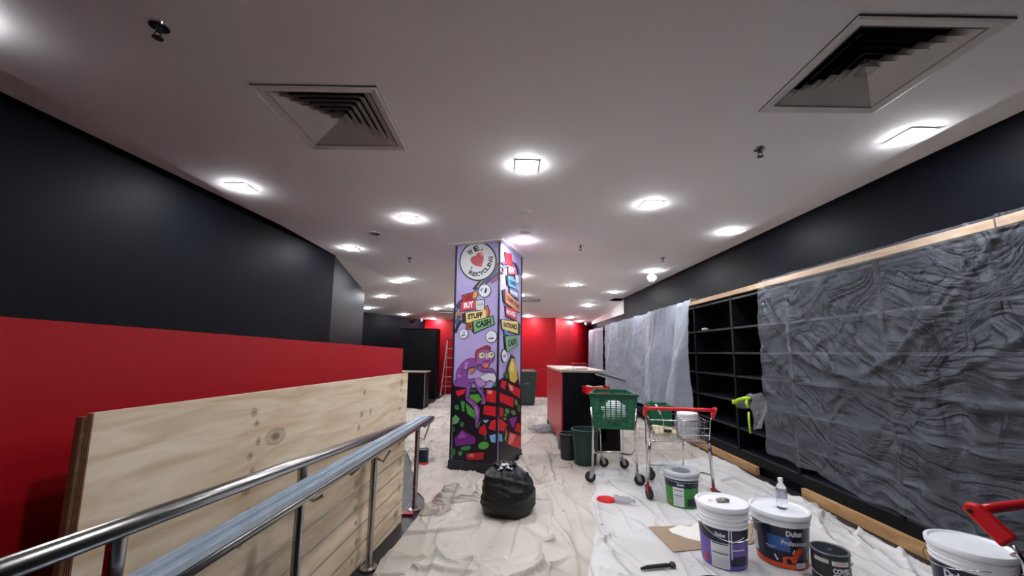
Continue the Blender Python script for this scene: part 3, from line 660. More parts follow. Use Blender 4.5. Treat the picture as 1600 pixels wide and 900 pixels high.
def stud(off, wd, hh, y0, y1, lab):
    a, b = Vector((nrx(y0) + off, y0, .800 + hh)), Vector((nrx(y1) + off, y1, .793 + hh)); d = b - a; L = d.length
    t = thing('steel_stud', lab, 'steel stud', a, 0, 'galvanised studs laid on the handrail')
    t.rotation_euler = (0, -math.asin(d.z / L), math.atan2(d.y, d.x))
    MB().box((0, -wd / 2, 0), (L, wd / 2, .0015)).build('web', M_galv, t)
    for s in (-1, 1):
        e = s * wd / 2; MB().box((0, min(e, e - s * .0015), -hh), (L, max(e, e - s * .0015), 0)).build('flange', M_galv, t)
        MB().box((0, s * (wd / 2 - .010) - .002, .0016), (L, s * (wd / 2 - .010) + .002, .004)).build('rib', M_galv, t)
stud(-.020, .042, .030, .70, 3.70, 'wide galvanised steel stud lying along the handrail, next to the top rail')
stud(.018, .030, .020, .62, 3.76, 'narrow galvanised steel stud lying between the wide stud and the lower rail tube')

# ================================================================== SHELVING, TIMBER, PLASTIC
SX, SXB = 2.975, 3.38
M_pine = wood_mat('raw_pine', 'cfa877', 'a87c4c', (6, 1.2, 6), [], .02)
M_ply2 = wood_mat('pine_header', 'c9ab86', 'a98862', (9, 1, 9))
edges = [5.25 + 1.06 * k for k in range(-4, 9)]
shl = ['behind the hanging film, first of the row by the shopfront', 'fully covered by clear film behind the red handle corner', 'covered by clear film, third along', 'half hidden by the edge of the clear film', 'open and empty, holding the lime strapped bundle beside it',
       'open and empty with a white scrap on one shelf', 'behind the near milky drape', 'behind the near milky drape, next along', 'behind the wide milky sheet', 'behind the wide milky sheet, next along', 'behind the wide milky sheet, towards the red wall', 'under the last milky sheet', 'under the last milky sheet by the red wall']
proto = None
shz = [.19, .455, .79, 1.11, 1.41, 1.74, 2.13]
for i, y in enumerate(edges[:-1]):
    if proto is None:
        t = thing('shelving_unit', '', 'shelving', (0, 0, 0))
        for yy in (0.0, 1.058 - .02): BX('side_panel', (SX, yy, .10), (SXB, yy + .02, 2.17), M_shelf, t)
        BX('back_panel', (SXB - .012, .02, .10), (SXB, 1.038, 2.17), M_shelf, t)
        for z in shz: BX('shelf', (SX + .006, .021, z), (SXB - .013, 1.037, z + .024), M_shelf_edge, t)
        BX('base_front', (SX - .004, .0, .10), (SX + .014, 1.058, .19), M_shelf, t)
        BX('kickboard', (SX + .04, .0, .0), (SX + .055, 1.058, .10), M_shelf, t); proto = t
        o = t
    else: o = copy_tree(proto)
    o.location = (0, y, 0); o['label'] = 'black shelving bay ' + shl[i]; o['group'] = 'black shelving bays along the right wall'
def plank(name, lab, a, b, m=M_pine, cat='timber'):
    return tag(BX(name, a, b, m, bevel=.003), lab, cat)
plank('timber_batten', 'raw pine batten on the floor under the clear film', (SX - .045, 1.2, .001), (SX + .0, 4.12, .095))
plank('timber_batten', 'short raw pine batten on the floor below the open shelves', (SX - .045, 4.85, .001), (SX + .0, 8.5, .095))
t = plank('timber_header', 'raw pine board fixed above the open shelving bays', (SX - .055, 2.28, 2.175), (SX - .0, 6.35, 2.235), M_ply2)
plank('timber_header', 'raw pine board end turning the corner of the bulkhead', (SX - .055, 1.0, 2.175), (SX - .0, 2.27, 2.235), M_ply2)
def drape(name, lab, y0, y1, ztop, zbot, amp, nf, seed, m, xoff=.02, crumple=.012, ny=90, nz=70, flare=0., sag=0., swags=()):
    rnd = random.Random(seed); pleats = []
    y = y0
    while y < y1 + .3:            # tapering pleats that start at the board and widen downwards
        pleats.append((y, rnd.uniform(.05, .11) if amp > .1 else rnd.uniform(.025, .06), rnd.uniform(.35, 1.0), rnd.uniform(-.16, .16))); y += rnd.uniform(.6, 1.5) / nf
    def fn(i, j):
        zb = zbot(i) if callable(zbot) else zbot
        scal = sag * abs(math.sin(i * PI * max(1, round((y1 - y0) / 1.1))))
        zt = ztop - scal; z = zt - (zt - zb) * j
        y = y0 + (y1 - y0) * i + flare * (j ** 1.5) * (i - .5)
        f = 0
        for py, pw, ph, dr in pleats:
            d = (y - py - dr * j * 1.4) / (pw * (1 + 1.6 * j))
            if abs(d) < 3: f += ph * math.exp(-d * d) * (.35 + .65 * min(1, j * 1.8))
        for (ya, za, yb, zb2, dep) in swags:      # slack curves between two pinned points
            t = (y - ya) / (yb - ya)
            if 0 < t < 1:
                zl = za + (zb2 - za) * t - dep * 4 * t * (1 - t); f += .5 * math.exp(-((z - zl) / .035) ** 2)
        x = SX - .068 - xoff - amp * f - amp * .5 * math.sin(i * 3.1) * j
        c = noise.noise(Vector((y * 3.2 + seed, z * 3.2, seed))) * crumple + noise.noise(Vector((y * 9 + z * 4, z * 8, seed + 3))) * crumple * .45
        x += c * min(1, j * 4 + .2); x = min(x, SX - .062)
        if j < .05:
            k = 1 - j / .05; x = x * (1 - k) + (SX - .03) * k; z = zt + .012 * k
        return Vector((x, y, z + noise.noise(Vector((y * 3, seed, 0))) * .03 * (j > .98)))
    return tag(MB().grid(fn, ny, nz).build(name, m, smooth=True, recalc=False), lab, 'plastic sheet')
M_film = film_mat('clear_film', .14, .2, 2.4, 'd9e0ee', 1.0, (.35, 3.2, 1), (0, 0, 0), 1.6, (2.6, .7, 1), (0, 0, 0.001), (2.55, 2.75))
M_film2 = film_mat('milky_film', .5, .4, 2.5, 'c0c6d4', .35, (1, 2.4, .3), (.1, 0, 0), 1.2)
drape('plastic_sheet', 'large crumpled clear plastic film hanging over the near shelving bays', 1.05, 4.50, 2.245, lambda i: .24 + .07 * i + .04 * max(0, i - .75) * 4 + .015 * math.sin(i * 17), .06, 2.2, 11, M_film, .012, .04, 240, 150,
      swags=((1.6, 2.2, 4.4, 2.15, 1.0), (2.2, 2.2, 4.4, 1.9, .8), (2.4, 2.0, 4.45, 1.5, .6), (1.2, 1.9, 3.4, 1.7, .7)))
drape('plastic_sheet', 'milky plastic drape with deep vertical folds beside the open shelves', 6.02, 8.0, 2.25, .55, .20, 2.6, 23, M_film2, .05, .02, 190, 70, flare=.10, sag=.01)
drape('plastic_sheet', 'wide milky plastic sheet hanging behind the shop counter', 8.03, 11.9, 2.25, .35, .12, 1.5, 37, M_film2, .015, .03, 190, 70, sag=.02)
drape('plastic_sheet', 'last milky plastic sheet next to the receding red wall', 11.95, 14.2, 2.22, .35, .12, 1.8, 41, M_film2, .03, .012, 90, 60, sag=.02)

# ================================================================== DROP SHEETS
FLAT = [(1.48, 2.87, .26), (1.895, 2.90, .28), (1.64, 3.89, .26), (2.0, 2.62, .2), (2.57, 2.33, .28), (.015, 3.70, .38), (1.0, 5.24, .28), (.815, 5.47, .2), (-1.045, 5.17, .16), (.95, 3.97, .18), (1.05, 3.88, .2),
        (1.6, 3.25, .95), (1.75, 4.25, .72), (1.22, 4.68, .72), (1.1, 6.5, .95), (1.1, 7.3, .95), (1.3, 5.9, .5), (.5, 10.95, .6), (-1.86, 13.06, .75), (2.05, 1.35, .95), (1.08, 2.80, .28), (1.33, 2.62, .28),
        (-.45, 4.02, .5), (-.62, 3.66, .28), (.70, 5.10, .28), (.85, 7.2, .5)]
def calm(x, y):
    k = 1.0
    for fx, fy, fr in FLAT:
        d = math.hypot(x - fx, y - fy)
        if d < fr: k = min(k, max(0, (d - fr * .78) / (fr * .22)))
    return k
def wrinkle(x, y, seed, fine=1.0):
    wx = x + .35 * noise.noise(Vector((x * .9, y * .9, seed))); wy = y + .35 * noise.noise(Vector((x * .9, y * .9, seed + 9)))
    h = 0
    for k, (a, sx, sy, A, pw) in enumerate(((-.75, 1.7, .5, .050, 14), (.5, 1.5, .45, .036, 14), (-1.2, 2.6, .8, .030, 11), (.1, 3.8, 1.2, .020, 8), (1.3, 3.0, 1.0, .022, 10))):
        p, q = wx * math.cos(a) + wy * math.sin(a), -wx * math.sin(a) + wy * math.cos(a)
        n = noise.noise(Vector((p * sx * fine, q * sy * fine, seed + k * 5.3)))
        g = .5 + noise.noise(Vector((x * .8, y * .8, seed + k * 2.1)))
        h += A * 1.15 * (math.exp(-n / .018) if n > 0 else math.exp(n / .11)) * max(0, min(1, g * 2.2 - .35))
    h += .008 * (noise.noise(Vector((x * 2.5, y * 2.5, seed))) + 1)
    return h
def fz(u, v): return onZ(u, v, 0)
QUADS = [[Vector(p) for p in q] for q in (
    [(-2.04, 8.1, 0), (2.84, 8.1, 0), (2.83, 12.2, 0), (-2.04, 13.45, 0)],
    [(-.72, 3.74, 0), (2.84, 3.6, 0), (2.84, 8.3, 0), (-2.9, 10.0, 0)],
    [fz(556, 945), (.52, 1.9, 0), fz(918, 742), fz(652, 801)],
    [(.34, 1.75, 0), (2.83, 1.35, 0), (2.83, 5.6, 0), fz(926, 738)])]
LAYER = [.002, .007, .012, .018]
def outside(q, x, y):
    """how far a point lies outside a quad (0 inside)"""
    d = -9
    for i in range(4):
        p, r_ = q[i], q[(i + 1) % 4]; e = r_ - p; d = max(d, ((x - p.x) * e.y - (y - p.y) * e.x) / e.length)
    return max(0, d)
def sheet(lab, k, nu, nv, seed, m, fine=1.0, edge=.05):
    c = QUADS[k]
    def fn(i, j):
        p = c[0].lerp(c[1], i).lerp(c[3].lerp(c[2], i), j)
        e = min(i, 1 - i, j, 1 - j); kk = max(0, 1 - e * 14) * edge
        x = p.x + noise.noise(Vector((p.x * 2, p.y * 2, seed))) * kk * 1.6; y = p.y + noise.noise(Vector((p.x * 2, p.y * 2, seed + 4))) * kk * 1.6
        cv = 1.0
        for q in QUADS[k + 1:]: cv = min(cv, max(0, min(1, (outside(q, x, y) - .12) / .15)))
        return Vector((x, y, LAYER[k] + wrinkle(x, y, seed, fine) * calm(x, y) * cv * (.3 + .7 * min(1, e * 30 + .15))))
    g = MB().grid(fn, nu, nv)
    def under_pillar(f):
        q = sum((Vector(g.v[i]) for i in f), Vector()) / 4 - PN
        return -.045 < q.dot(D1) < WL + .045 and -.045 < q.dot(D2) < WR + .045 and q.y < 3
    g.f = [f for f in g.f if not under_pillar(f)]
    return tag(g.build('drop_sheet', m, smooth=True, recalc=False), lab, 'drop sheet', 'drop sheets over the floor')
M_clA = cloth_mat('canvas_beige', 'c9c3b8', 'b6aea1', 1); M_clB = cloth_mat('canvas_grey_white', 'd6d4d2', 'c4c1bd', 2); M_clC = cloth_mat('canvas_far', 'c6bcb0', 'aaa095', 3); M_clD = cloth_mat('canvas_far_grey', 'b9b0a8', '968e87', 4)
sheet('grey stained drop sheet over the far floor before the red wall', 0, 130, 110, 31, M_clD, 1.1)
sheet('beige drop sheet under the pillar, bins and shop counter', 1, 210, 230, 22, M_clC)
sheet('creased beige canvas drop sheet beside the handrail and rubbish bag', 2, 170, 190, 13, M_clA)
sheet('pale grey drop sheet under the paint buckets and trolleys', 3, 190, 230, 4, M_clB)
def bunch(lab, c, ax, L, W, Hh, seed, m, nf, zb=.0155):
    ax = Vector(ax).normalized(); ay = Vector((-ax.y, ax.x, 0)); c = Vector(c)
    def fn(i, j):
        s, t = i - .5, j - .5; env = max(0, 1 - (2 * s) ** 4) * max(0, math.cos(t * PI)) ** .8
        wv = noise.noise(Vector((s * 3, t * 2, seed))) * .12
        f = .08 + .92 * abs(math.sin((t + wv + s * .35) * nf * PI)) ** .6 + .3 * noise.noise(Vector((s * 6, t * 8, seed + 2)))
        p = c + ax * (s * L * (1 + .12 * noise.noise(Vector((t * 5, seed, 0))))) + ay * (t * W * (1 + .5 * s) + .06 * math.sin(s * 5))
        return Vector((p.x, p.y, zb + Hh * env * max(.04, f) * (.6 + .6 * noise.noise(Vector((s * 4, t * 3, seed + 7))))))
    return tag(MB().grid(fn, 90, 60).build('bunched_cloth', m, smooth=True, recalc=False), lab, 'drop sheet')
bunch('bunched folds of drop sheet gathered between the bag and the handrail', (-.46, 4.03, 0), (1, .04, 0), .46, .30, .17, 5, M_clA, 7.0)
bunch('rolled end of drop sheet heaped beside the last handrail post', (-.62, 3.66, 0), (.75, -.45, 0), .17, .16, .13, 8, M_clC, 1.6)
bunch('scrunched beige cloth on the floor by the green bin', (.70, 5.10, 0), (1, -.3, 0), .2, .13, .06, 18, M_clC, 2, .010)

# ================================================================== PAINT CONTAINERS
def cylfn(r0, r1, hh, eps=.0012):
    return lambda a, z: Vector(((r0 + (r1 - r0) * z / hh + eps) * math.cos(a), (r0 + (r1 - r0) * z / hh + eps) * math.sin(a), z))
def patch(pos, a0, a1, z0, z1, m, parent, name, n=14, zf=None):
    def fn(i, j):
        a = a0 + (a1 - a0) * i; zz0, zz1 = (zf(i) if zf else (z0, z1)); return pos(a, zz0 + (zz1 - zz0) * j)
    return MB().grid(fn, n, 3).build(name, m, parent, True, recalc=False)
def curved_word(s, pos, ac, wa, zc, hz, m, parent, bold=.03, slant=0.):
    return lettering(s, lambda x, y: pos(ac + (x - .5) * wa, zc + (y - .5) * hz + slant * (x - .5)), m, parent, bold=bold)
M_navy = mat('label_navy', '141a33', .35); M_purp = mat('label_purple', '6a55b0', .35); M_grn = mat('label_green', '2f8a33', .35); M_oran = mat('label_orange', 'e0532c', .35); M_blue = mat('label_blue', '2a5f9e', .35)
M_lbl = mat('label_white', 'dcdde2', .45); M_ink = mat('label_ink', '2a2a34', .5); M_redl = mat('label_red', 'd8402c', .4); M_tin = mat('tin_black', '191b20', .3)
def bucket(lab, x, y, rt, rb, hh, body, collar, lidm, facing=None, z=.0195):
    fa = math.atan2(-y, -x) if facing is None else facing
    t = thing('paint_bucket', lab, 'paint bucket', (x, y, z))
    MB().lathe([(0, .0), (rb - .006, .0), (rb, .008), (rt, hh - .02), (rt - .004, hh - .02), (0, hh - .03)], 40).build('body', body, t, 'auto')
    cz = hh - collar
    def rr(zz): return rb + (rt - rb) * zz / hh
    pr = [(rr(cz), cz)]
    k = max(2, int(collar / .03))
    for i in range(k):
        a, b = cz + (hh - .022 - cz) * i / k, cz + (hh - .022 - cz) * (i + 1) / k
        pr += [(rr(a) + .006, a + .001), (rr(a) + .006, a + .006), (rr(a) + .0022, a + .009), (rr(b) + .0022, b - .001)]
    MB().lathe(pr, 40).build('collar', M_wht_pl if lidm is not M_lid_clear else M_lid_clear, t, 'auto')
    MB().lathe([(rt + .010, hh - .028), (rt + .012, hh - .006), (rt + .009, hh), (rt - .004, hh + .001), (rt - .012, hh - .010), (0, hh - .011)], 40).build('lid', lidm, t, 'auto')
    return t, fa, cylfn(rb, rt, hh)
def bail(t, rt, zc, fa, drop=.16, side=1):
    ax = Vector((-math.sin(fa), math.cos(fa), 0)); fw = Vector((math.cos(fa), math.sin(fa), 0))
    pts = [ax * ((rt + .012) * math.cos(a)) + fw * ((rt + .016) * abs(math.sin(a)) ** .7) * side + Vector((0, 0, zc - drop * math.sin(a))) for a in [PI * i / 20 for i in range(21)]]
    MB().tube(pts, .0022, 6).build('wire_handle', M_chrome, t, True)
# purple
t, fa, pos = bucket('purple and white paint bucket with spattered lid and brush drips', 1.48, 2.87, .156, .138, .385, M_purp, .135, M_wht_pl)
patch(pos, fa - 1.5, fa + 1.5, 0, 0, M_navy, t, 'label_band', 24, lambda i: (.195 - .03 * math.sin(i * PI), .25))
patch(pos, fa - .55, fa + .22, .008, .165, M_lbl, t, 'label_panel')
p2 = cylfn(.138, .156, .385, .0022)
for zz in (.155, .096): patch(p2, fa - .5, fa + .17, zz, zz + .007, M_ink, t, 'label_rule')
for k in range(9): patch(p2, fa - .5, fa + .17, .02 + k * .0085 + (.02 if k > 6 else 0), .022 + k * .0085 + (.02 if k > 6 else 0), mat('label_grey', 'a9aab4', .5), t, 'label_line')
patch(p2, fa + .28, fa + 1.1, .03, .085, M_navy, t, 'label_block')
curved_word('Dulux', p2, fa - .12, .42, .215, .024, M_lbl, t)
MB().add([p2(fa - .98, .03), p2(fa - .72, .028), p2(fa - .80, .075), p2(fa - .9, .075)], [(0, 1, 2, 3)]).build('hazard_mark', M_redl, t, recalc=False)
for a, z0, z1 in ((.20, .11, .255), (.30, .07, .255)): patch(p2, fa + a, fa + a + .045, z0, z1, M_lbl, t, 'paint_drip', 3)
for z0, sl in ((.17, .03), (.125, .0)): patch(p2, fa + .3, fa + .95, 0, 0, M_lbl, t, 'paint_drip', 6, lambda i, z0=z0, sl=sl: (z0 + sl * i, z0 + .007 + sl * i))
bail(t, .156, .29, fa + .4, .10)
br = thing('brush_tip', 'small paint-crusted brush head lying on the purple bucket lid', 'paint brush', (1.48, 2.86, .3945))
MB().tube([(-.035, 0, .014), (0, .005, .016), (.02, .01, .016)], [.013, .016, .014], 10).build('ferrule', mat('crusted', 'b7b3ae', .7, vary=(60, '4a4640', .9)), br, 'auto')
MB().tube([(.02, .01, .016), (.05, .0, .013)], [.014, .009], 10).build('bristles', mat('crusted_dark', '6a645c', .8), br, 'auto')
MB().lathe([(0, 0), (.02, 0), (.018, .001), (0, .0012)], 10, (-.06, .03, -.0002)).build('paint_spot', mat('pink_paint', 'd9a0a4', .5), t, loc=(0, 0, .3745))
# blue/orange
t, fa, pos = bucket('navy paint bucket with orange base and white lid carrying a water bottle', 1.895, 2.90, .172, .148, .335, M_navy, .075, M_wht_pl)
p2 = cylfn(.148, .172, .335, .0022); p3 = cylfn(.148, .172, .335, .0032)
patch(pos, fa - 1.4, fa + 1.4, 0, 0, M_oran, t, 'label_base', 24, lambda i: (.004, .045 - .012 * math.sin(i * PI)))
patch(pos, fa - .5, fa + .3, .11, .2, M_blue, t, 'label_panel')
curved_word('Dulux', p2, fa + .48, .62, .225, .036, M_lbl, t, .05); curved_word('Professional', p2, fa + .50, 1.0, .165, .032, M_lbl, t, .02, -.004)
patch(p2, fa - .6, fa - .2, .125, .129, M_lbl, t, 'label_line'); patch(p2, fa - .55, fa - .3, .115, .118, M_lbl, t, 'label_line')
MB().add([p2(fa - .3, .078), p2(fa + .48, .128), p2(fa + .42, .105), p2(fa - .2, .045)], [(0, 1, 2, 3)]).build('painted_brush', M_lbl, t, recalc=False)
MB().add([p3(fa + .0, .03), p3(fa + .5, .045), p3(fa + .85, .13), p3(fa + .6, .14), p3(fa + .35, .085), p3(fa + .02, .075)], [(0, 1, 2, 3, 4, 5)]).build('painted_arm', M_oran, t, recalc=False)
patch(p2, fa - 1.45, fa - 1.0, .06, .18, M_lbl, t, 'label_panel'); patch(p2, fa + .5, fa + .95, .012, .045, M_lbl, t, 'label_panel'); bail(t, .172, .27, fa - 1.9, .05)
# green
t, fa, pos = bucket('green paint bucket with pale see-through lid under the red-handled trolley', 1.64, 3.89, .150, .134, .305, M_grn, .062, M_lid_clear)
p2 = cylfn(.134, .150, .305, .0022)
patch(pos, fa - 1.5, fa + 1.5, .175, .24, M_navy, t, 'label_band', 24); patch(pos, fa - .55, fa + .12, .015, .178, M_lbl, t, 'label_panel'); patch(pos, fa + .3, fa + 1.0, .02, .085, M_navy, t, 'label_block')
for k in range(8): patch(p2, fa - .5, fa + .06, .03 + k * .013, .033 + k * .013, mat('label_grey', 'a9aab4', .5), t, 'label_line')
for zz in (.15, .105): patch(p2, fa - .5, fa + .06, zz, zz + .006, M_ink, t, 'label_rule')
curved_word('Dulux', p2, fa - .05, .42, .205, .022, M_lbl, t); patch(pos, fa - .8, fa - .68, .03, .06, M_oran, t, 'hazard_mark'); bail(t, .150, .25, fa + .3, .02)
MB().lathe([(0, .2955), (.085, .2955), (.085, .2965), (0, .2968)], 30).build('dark_paint', mat('grey_paint', '6b6f73', .3), t)
# cropped bucket at the batten
t, fa, pos = bucket('white-lidded paint bucket with navy band beside the pine batten', 2.57, 2.33, .168, .148, .36, M_wht_pl, .10, M_wht_pl)
p2 = cylfn(.148, .168, .36, .0022)
patch(pos, fa - 1.5, fa + 1.6, .12, .255, M_navy, t, 'label_band', 24); curved_word('Dulux', p2, fa - .35, .75, .212, .042, M_lbl, t, .05); patch(pos, fa - 1.5, fa + 1.5, .005, .118, M_blue, t, 'label_base', 24); bail(t, .168, .29, fa - 1.2, .05)
# black tin
t = thing('paint_tin', 'small black metal tin of stain with grey lid and wire handle', 'paint tin', (1.995, 2.60, .0195)); fa = math.atan2(-2.6, -1.995); pos = cylfn(.098, .098, .2, .001); p2 = cylfn(.098, .098, .2, .002)
MB().lathe([(0, 0), (.098, 0), (.098, .19), (.102, .194), (.102, .2), (.096, .2), (0, .198)], 36).build('body', M_tin, t, 'auto')
MB().lathe([(.102, .2), (.100, .204), (.090, .204), (.086, .197), (0, .1985)], 36).build('lid', mat('tin_lid', '8b9296', .35, .6, vary=(25, '55595c', .8)), t, 'auto')
patch(pos, fa + .05, fa + 1.0, .145, .17, M_lbl, t, 'label_panel'); curved_word('COVER', p2, fa + .55, .95, .118, .030, M_lbl, t, .06); curved_word('STAIN', p2, fa + .55, .95, .086, .028, M_lbl, t, .06)
for k in range(3): patch(pos, fa + .1, fa + 1.0, .06 - k * .012, .064 - k * .012, M_lbl, t, 'label_line')
patch(pos, fa - .9, fa - .1, .15, .172, mat('splash', 'b9b6b0', .6), t, 'paint_splash'); curved_word('ZINSSER', p2, fa + .5, .6, .158, .012, M_redl, t, .01); bail(t, .098, .165, fa - .3, .09)
# tin by the handrail
t = thing('paint_tin', 'small paint tin with red base standing behind the last handrail post', 'paint tin', (-1.045, 5.17, .0085)); fa = math.atan2(-5.17, 1.045); pos = cylfn(.066, .066, .18)
MB().lathe([(0, 0), (.066, 0), (.066, .17), (.069, .175), (.069, .18), (.06, .178), (0, .176)], 28).build('body', M_navy, t, 'auto'); MB().lathe([(.069, .18), (.06, .184), (.058, .179), (0, .179)], 28).build('lid', M_chrome, t, 'auto')
patch(pos, fa - 1.5, fa + 1.5, .002, .03, M_redl, t, 'label_base'); MB().add([pos(fa - .6, .035), pos(fa + 1., .035), pos(fa + 1., .12), pos(fa, .075)], [(0, 1, 2, 3)]).build('label_panel', M_lbl, t, recalc=False)
# water bottle
M_pet = mat('clear_pet', 'f4f8fb', .06, trans=1.0, ior=1.33)
t = thing('water_bottle', 'small clear plastic water bottle with white cap standing on the navy bucket', 'bottle', (1.92, 2.90, .3455))
MB().lathe([(0, .001), (.028, .001), (.033, .008), (.033, .03), (.031, .036), (.033, .042), (.033, .06), (.031, .066), (.033, .072), (.033, .125), (.030, .14), (.018, .165), (.013, .175), (.013, .185), (0, .185)], 24).build('bottle_body', M_pet, t, True)
MB().lathe([(0, .202), (.014, .202), (.0155, .199), (.0155, .181), (.0132, .181)], 20).build('cap', M_wht_pl, t, 'auto')
MB().lathe([(.0337, .075), (.0337, .118)], 24).build('label', mat('bottle_label', 'b9d3ea', .3, vary=(30, 'd8734a', .6), alpha=.75), t, True, recalc=False)
# lid, squashed bottle, cardboard
t = thing('bucket_lid', 'red round lid lying on the pale drop sheet by the green trolley', 'lid', (.95, 3.97, .0195)); MB().lathe([(0, 0), (.088, 0), (.09, .004), (.086, .01), (.078, .006), (0, .006)], 32).build('disc', M_redpl, t, 'auto')
MB().lathe([(.05, .0062), (.053, .009), (.056, .0062)], 28).build('ring', M_redpl, t)
t = thing('plastic_bottle', 'crushed clear plastic bottle lying beside the red lid', 'bottle', (1.075, 3.875, .058), -.35)
q = MB().lathe([(0, -.07), (.025, -.068), (.032, -.05), (.024, -.02), (.032, 0.01), (.026, .03), (.03, .05), (.014, .085), (.013, .1), (0, .1)], 20, M=Matrix.Rotation(PI / 2, 4, 'Y')); q.v = [tuple(Vector(v) * (1 + .22 * noise.noise(Vector(v) * 40))) for v in q.v]; q.build('bottle_body', film_mat('pet_thin', 0.42, .1, 30), t, True)
MB().tube([(.098, 0, 0), (.118, 0, 0)], .016, 14).build('cap', mat('grey_cap', '8f9aa8', .4), t, 'auto')
M_card = mat('cardboard', 'a08b72', .85, vary=(8, '94806a', .8))
cp = [fz(1014, 828), fz(1052, 868), fz(1176, 855), fz(1196, 822)]; cen = sum(cp, Vector()) / 4
t = thing('cardboard_sheet', 'flat brown cardboard sheet with dried white paint under the buckets', 'cardboard', (cen.x, cen.y, .0275))
for z0, nm in ((0, 'liner'), (.0035, 'liner')): MB().prism([p - cen + Vector((0, 0, z0 - .008)) for p in cp], (0, 0, .0016)).build(nm, M_card, t)
MB().prism([p - cen + Vector((0, 0, -.0066)) for p in cp], (0, 0, .002)).build('flute', mat('flute', '7d6b56', .9), t)
blob = [(1045, 832), (1062, 826), (1080, 828), (1088, 822), (1100, 826), (1120, 829), (1128, 845), (1108, 853), (1088, 850), (1072, 846), (1060, 841), (1050, 838)]
MB().prism([onZ(u, v, 0) - cen + Vector((0, 0, -.0028)) for u, v in blob], (0, 0, .0014)).build('paint_patch', M_paper, t)
for u, v, lab in ((1030, 894, 'black tool handle lying on the drop sheet near the cardboard'), (1105, 899, 'flat black tray edge on the sheet before the purple bucket')):
    p = fz(u, v) if u < 1100 else Vector((1.33, 2.62, 0)); t = thing('black_tool', lab, 'tool', (p.x, p.y, .034), .15 if u < 1100 else -.2)
    MB().tube([(-.13, -.01, 0), (-.08, 0, .002), (.05, .0, .004), (.08, .0, .003)], [.008, .012, .013, .010], 10).build('grip', M_tyre, t, True); MB().lathe([(0, -.012), (.02, -.012), (.022, 0), (.016, .014), (0, .016)], 16, (.095, 0, .004)).build('end_knob', M_rubber, t, True)

# ================================================================== RUBBISH BAG
t = thing('rubbish_bag', 'full black plastic rubbish bag with white paper poking out of the top', 'rubbish bag', (.015, 3.70, .0135))
def bagfn(i, j):
    a = i * 2 * PI; prof = [(0, 0), (.17, 0), (.212, .02), (.232, .08), (.228, .17), (.212, .25), (.18, .315), (.135, .355), (.10, .37), (.085, .385), (.095, .405), (.07, .40), (.03, .372), (0, .37)]
    k = j * (len(prof) - 1); q = min(int(k), len(prof) - 2); fr = k - q; r_ = prof[q][0] * (1 - fr) + prof[q + 1][0] * fr; z = prof[q][1] * (1 - fr) + prof[q + 1][1] * fr
    d = Vector((math.cos(a), math.sin(a), 0)); v = d * r_ + Vector((0, 0, z))
    w1 = noise.noise(v * 6 + Vector((3, 1, 2))) * .022 + (1 - abs(noise.noise(Vector((v.x * 5, v.y * 5, v.z * 16))))) ** 4 * .012 - .004
    pl = .014 * math.sin(a * 11 + 2 * noise.noise(v * 4)) * max(0, (z - .25) / .12) if z > .25 else 0
    v += d * ((w1 + pl) * min(1, r_ / .08)); v.z = max(0.0, v.z + (w1 * .5 if z > .05 else 0)); v.x -= .035 * max(0, z - .2) / .2
    return v
o = MB().grid(bagfn, 110, 70).build('bag', M_bag, t, True, recalc=False)
def crum(i, j): return Vector((-.03 + (i - .5) * .13, -.06 + (j - .5) * .10, .375 + .03 * noise.noise(Vector((i * 5, j * 5, 1))) + .035 * math.sin(i * 3) * (1 - abs(j - .5))))
MB().grid(crum, 14, 12).build('paper_scrap', mat('paper_bright', 'e8e8ee', .7), t, False, recalc=False)

# ================================================================== TROLLEYS
M_dred = mat('dull_red_plastic', '8f2a2c', .5)
def caster(parent, x, y, zt, r_, fork, ang=0.):
    d = Vector((math.cos(ang), math.sin(ang), 0)); s = Vector((-d.y, d.x, 0)); c = Vector((x, y, r_ + .002)) + d * .025
    f = MB(); f.tube([(x, y, zt), (x, y, zt - .03)], .013, 10); M4 = Matrix.Translation(c) @ Matrix.Rotation(ang, 4, 'Z')
    for q in (-1, 1): f.prism([M4 @ Vector(v) for v in ((-.052, q * .016, zt - .03 - c.z), (.005, q * .016, zt - .03 - c.z), (.016, q * .016, -.012), (-.012, q * .016, -.014))], s * .003 * q)
    f.box((-.052, -.018, zt - .034 - c.z), (.006, .018, zt - .028 - c.z), M4)
    k = f.build('caster', fork, parent)
    MW = M4 @ Matrix.Rotation(PI / 2, 4, 'X')
    MB().lathe([(r_ * .62, -.012), (r_ * .94, -.013), (r_, -.008), (r_, .008), (r_ * .94, .013), (r_ * .62, .012), (r_ * .62, -.012)], 26, M=MW).build('tyre', M_tyre, k, 'auto')
    MB().lathe([(0, -.012), (.012, -.013), (r_ * .64, -.009), (r_ * .64, .009), (.012, .013), (0, .012)], 20, M=MW).build('wheel_hub', M_rubber, k, 'auto')
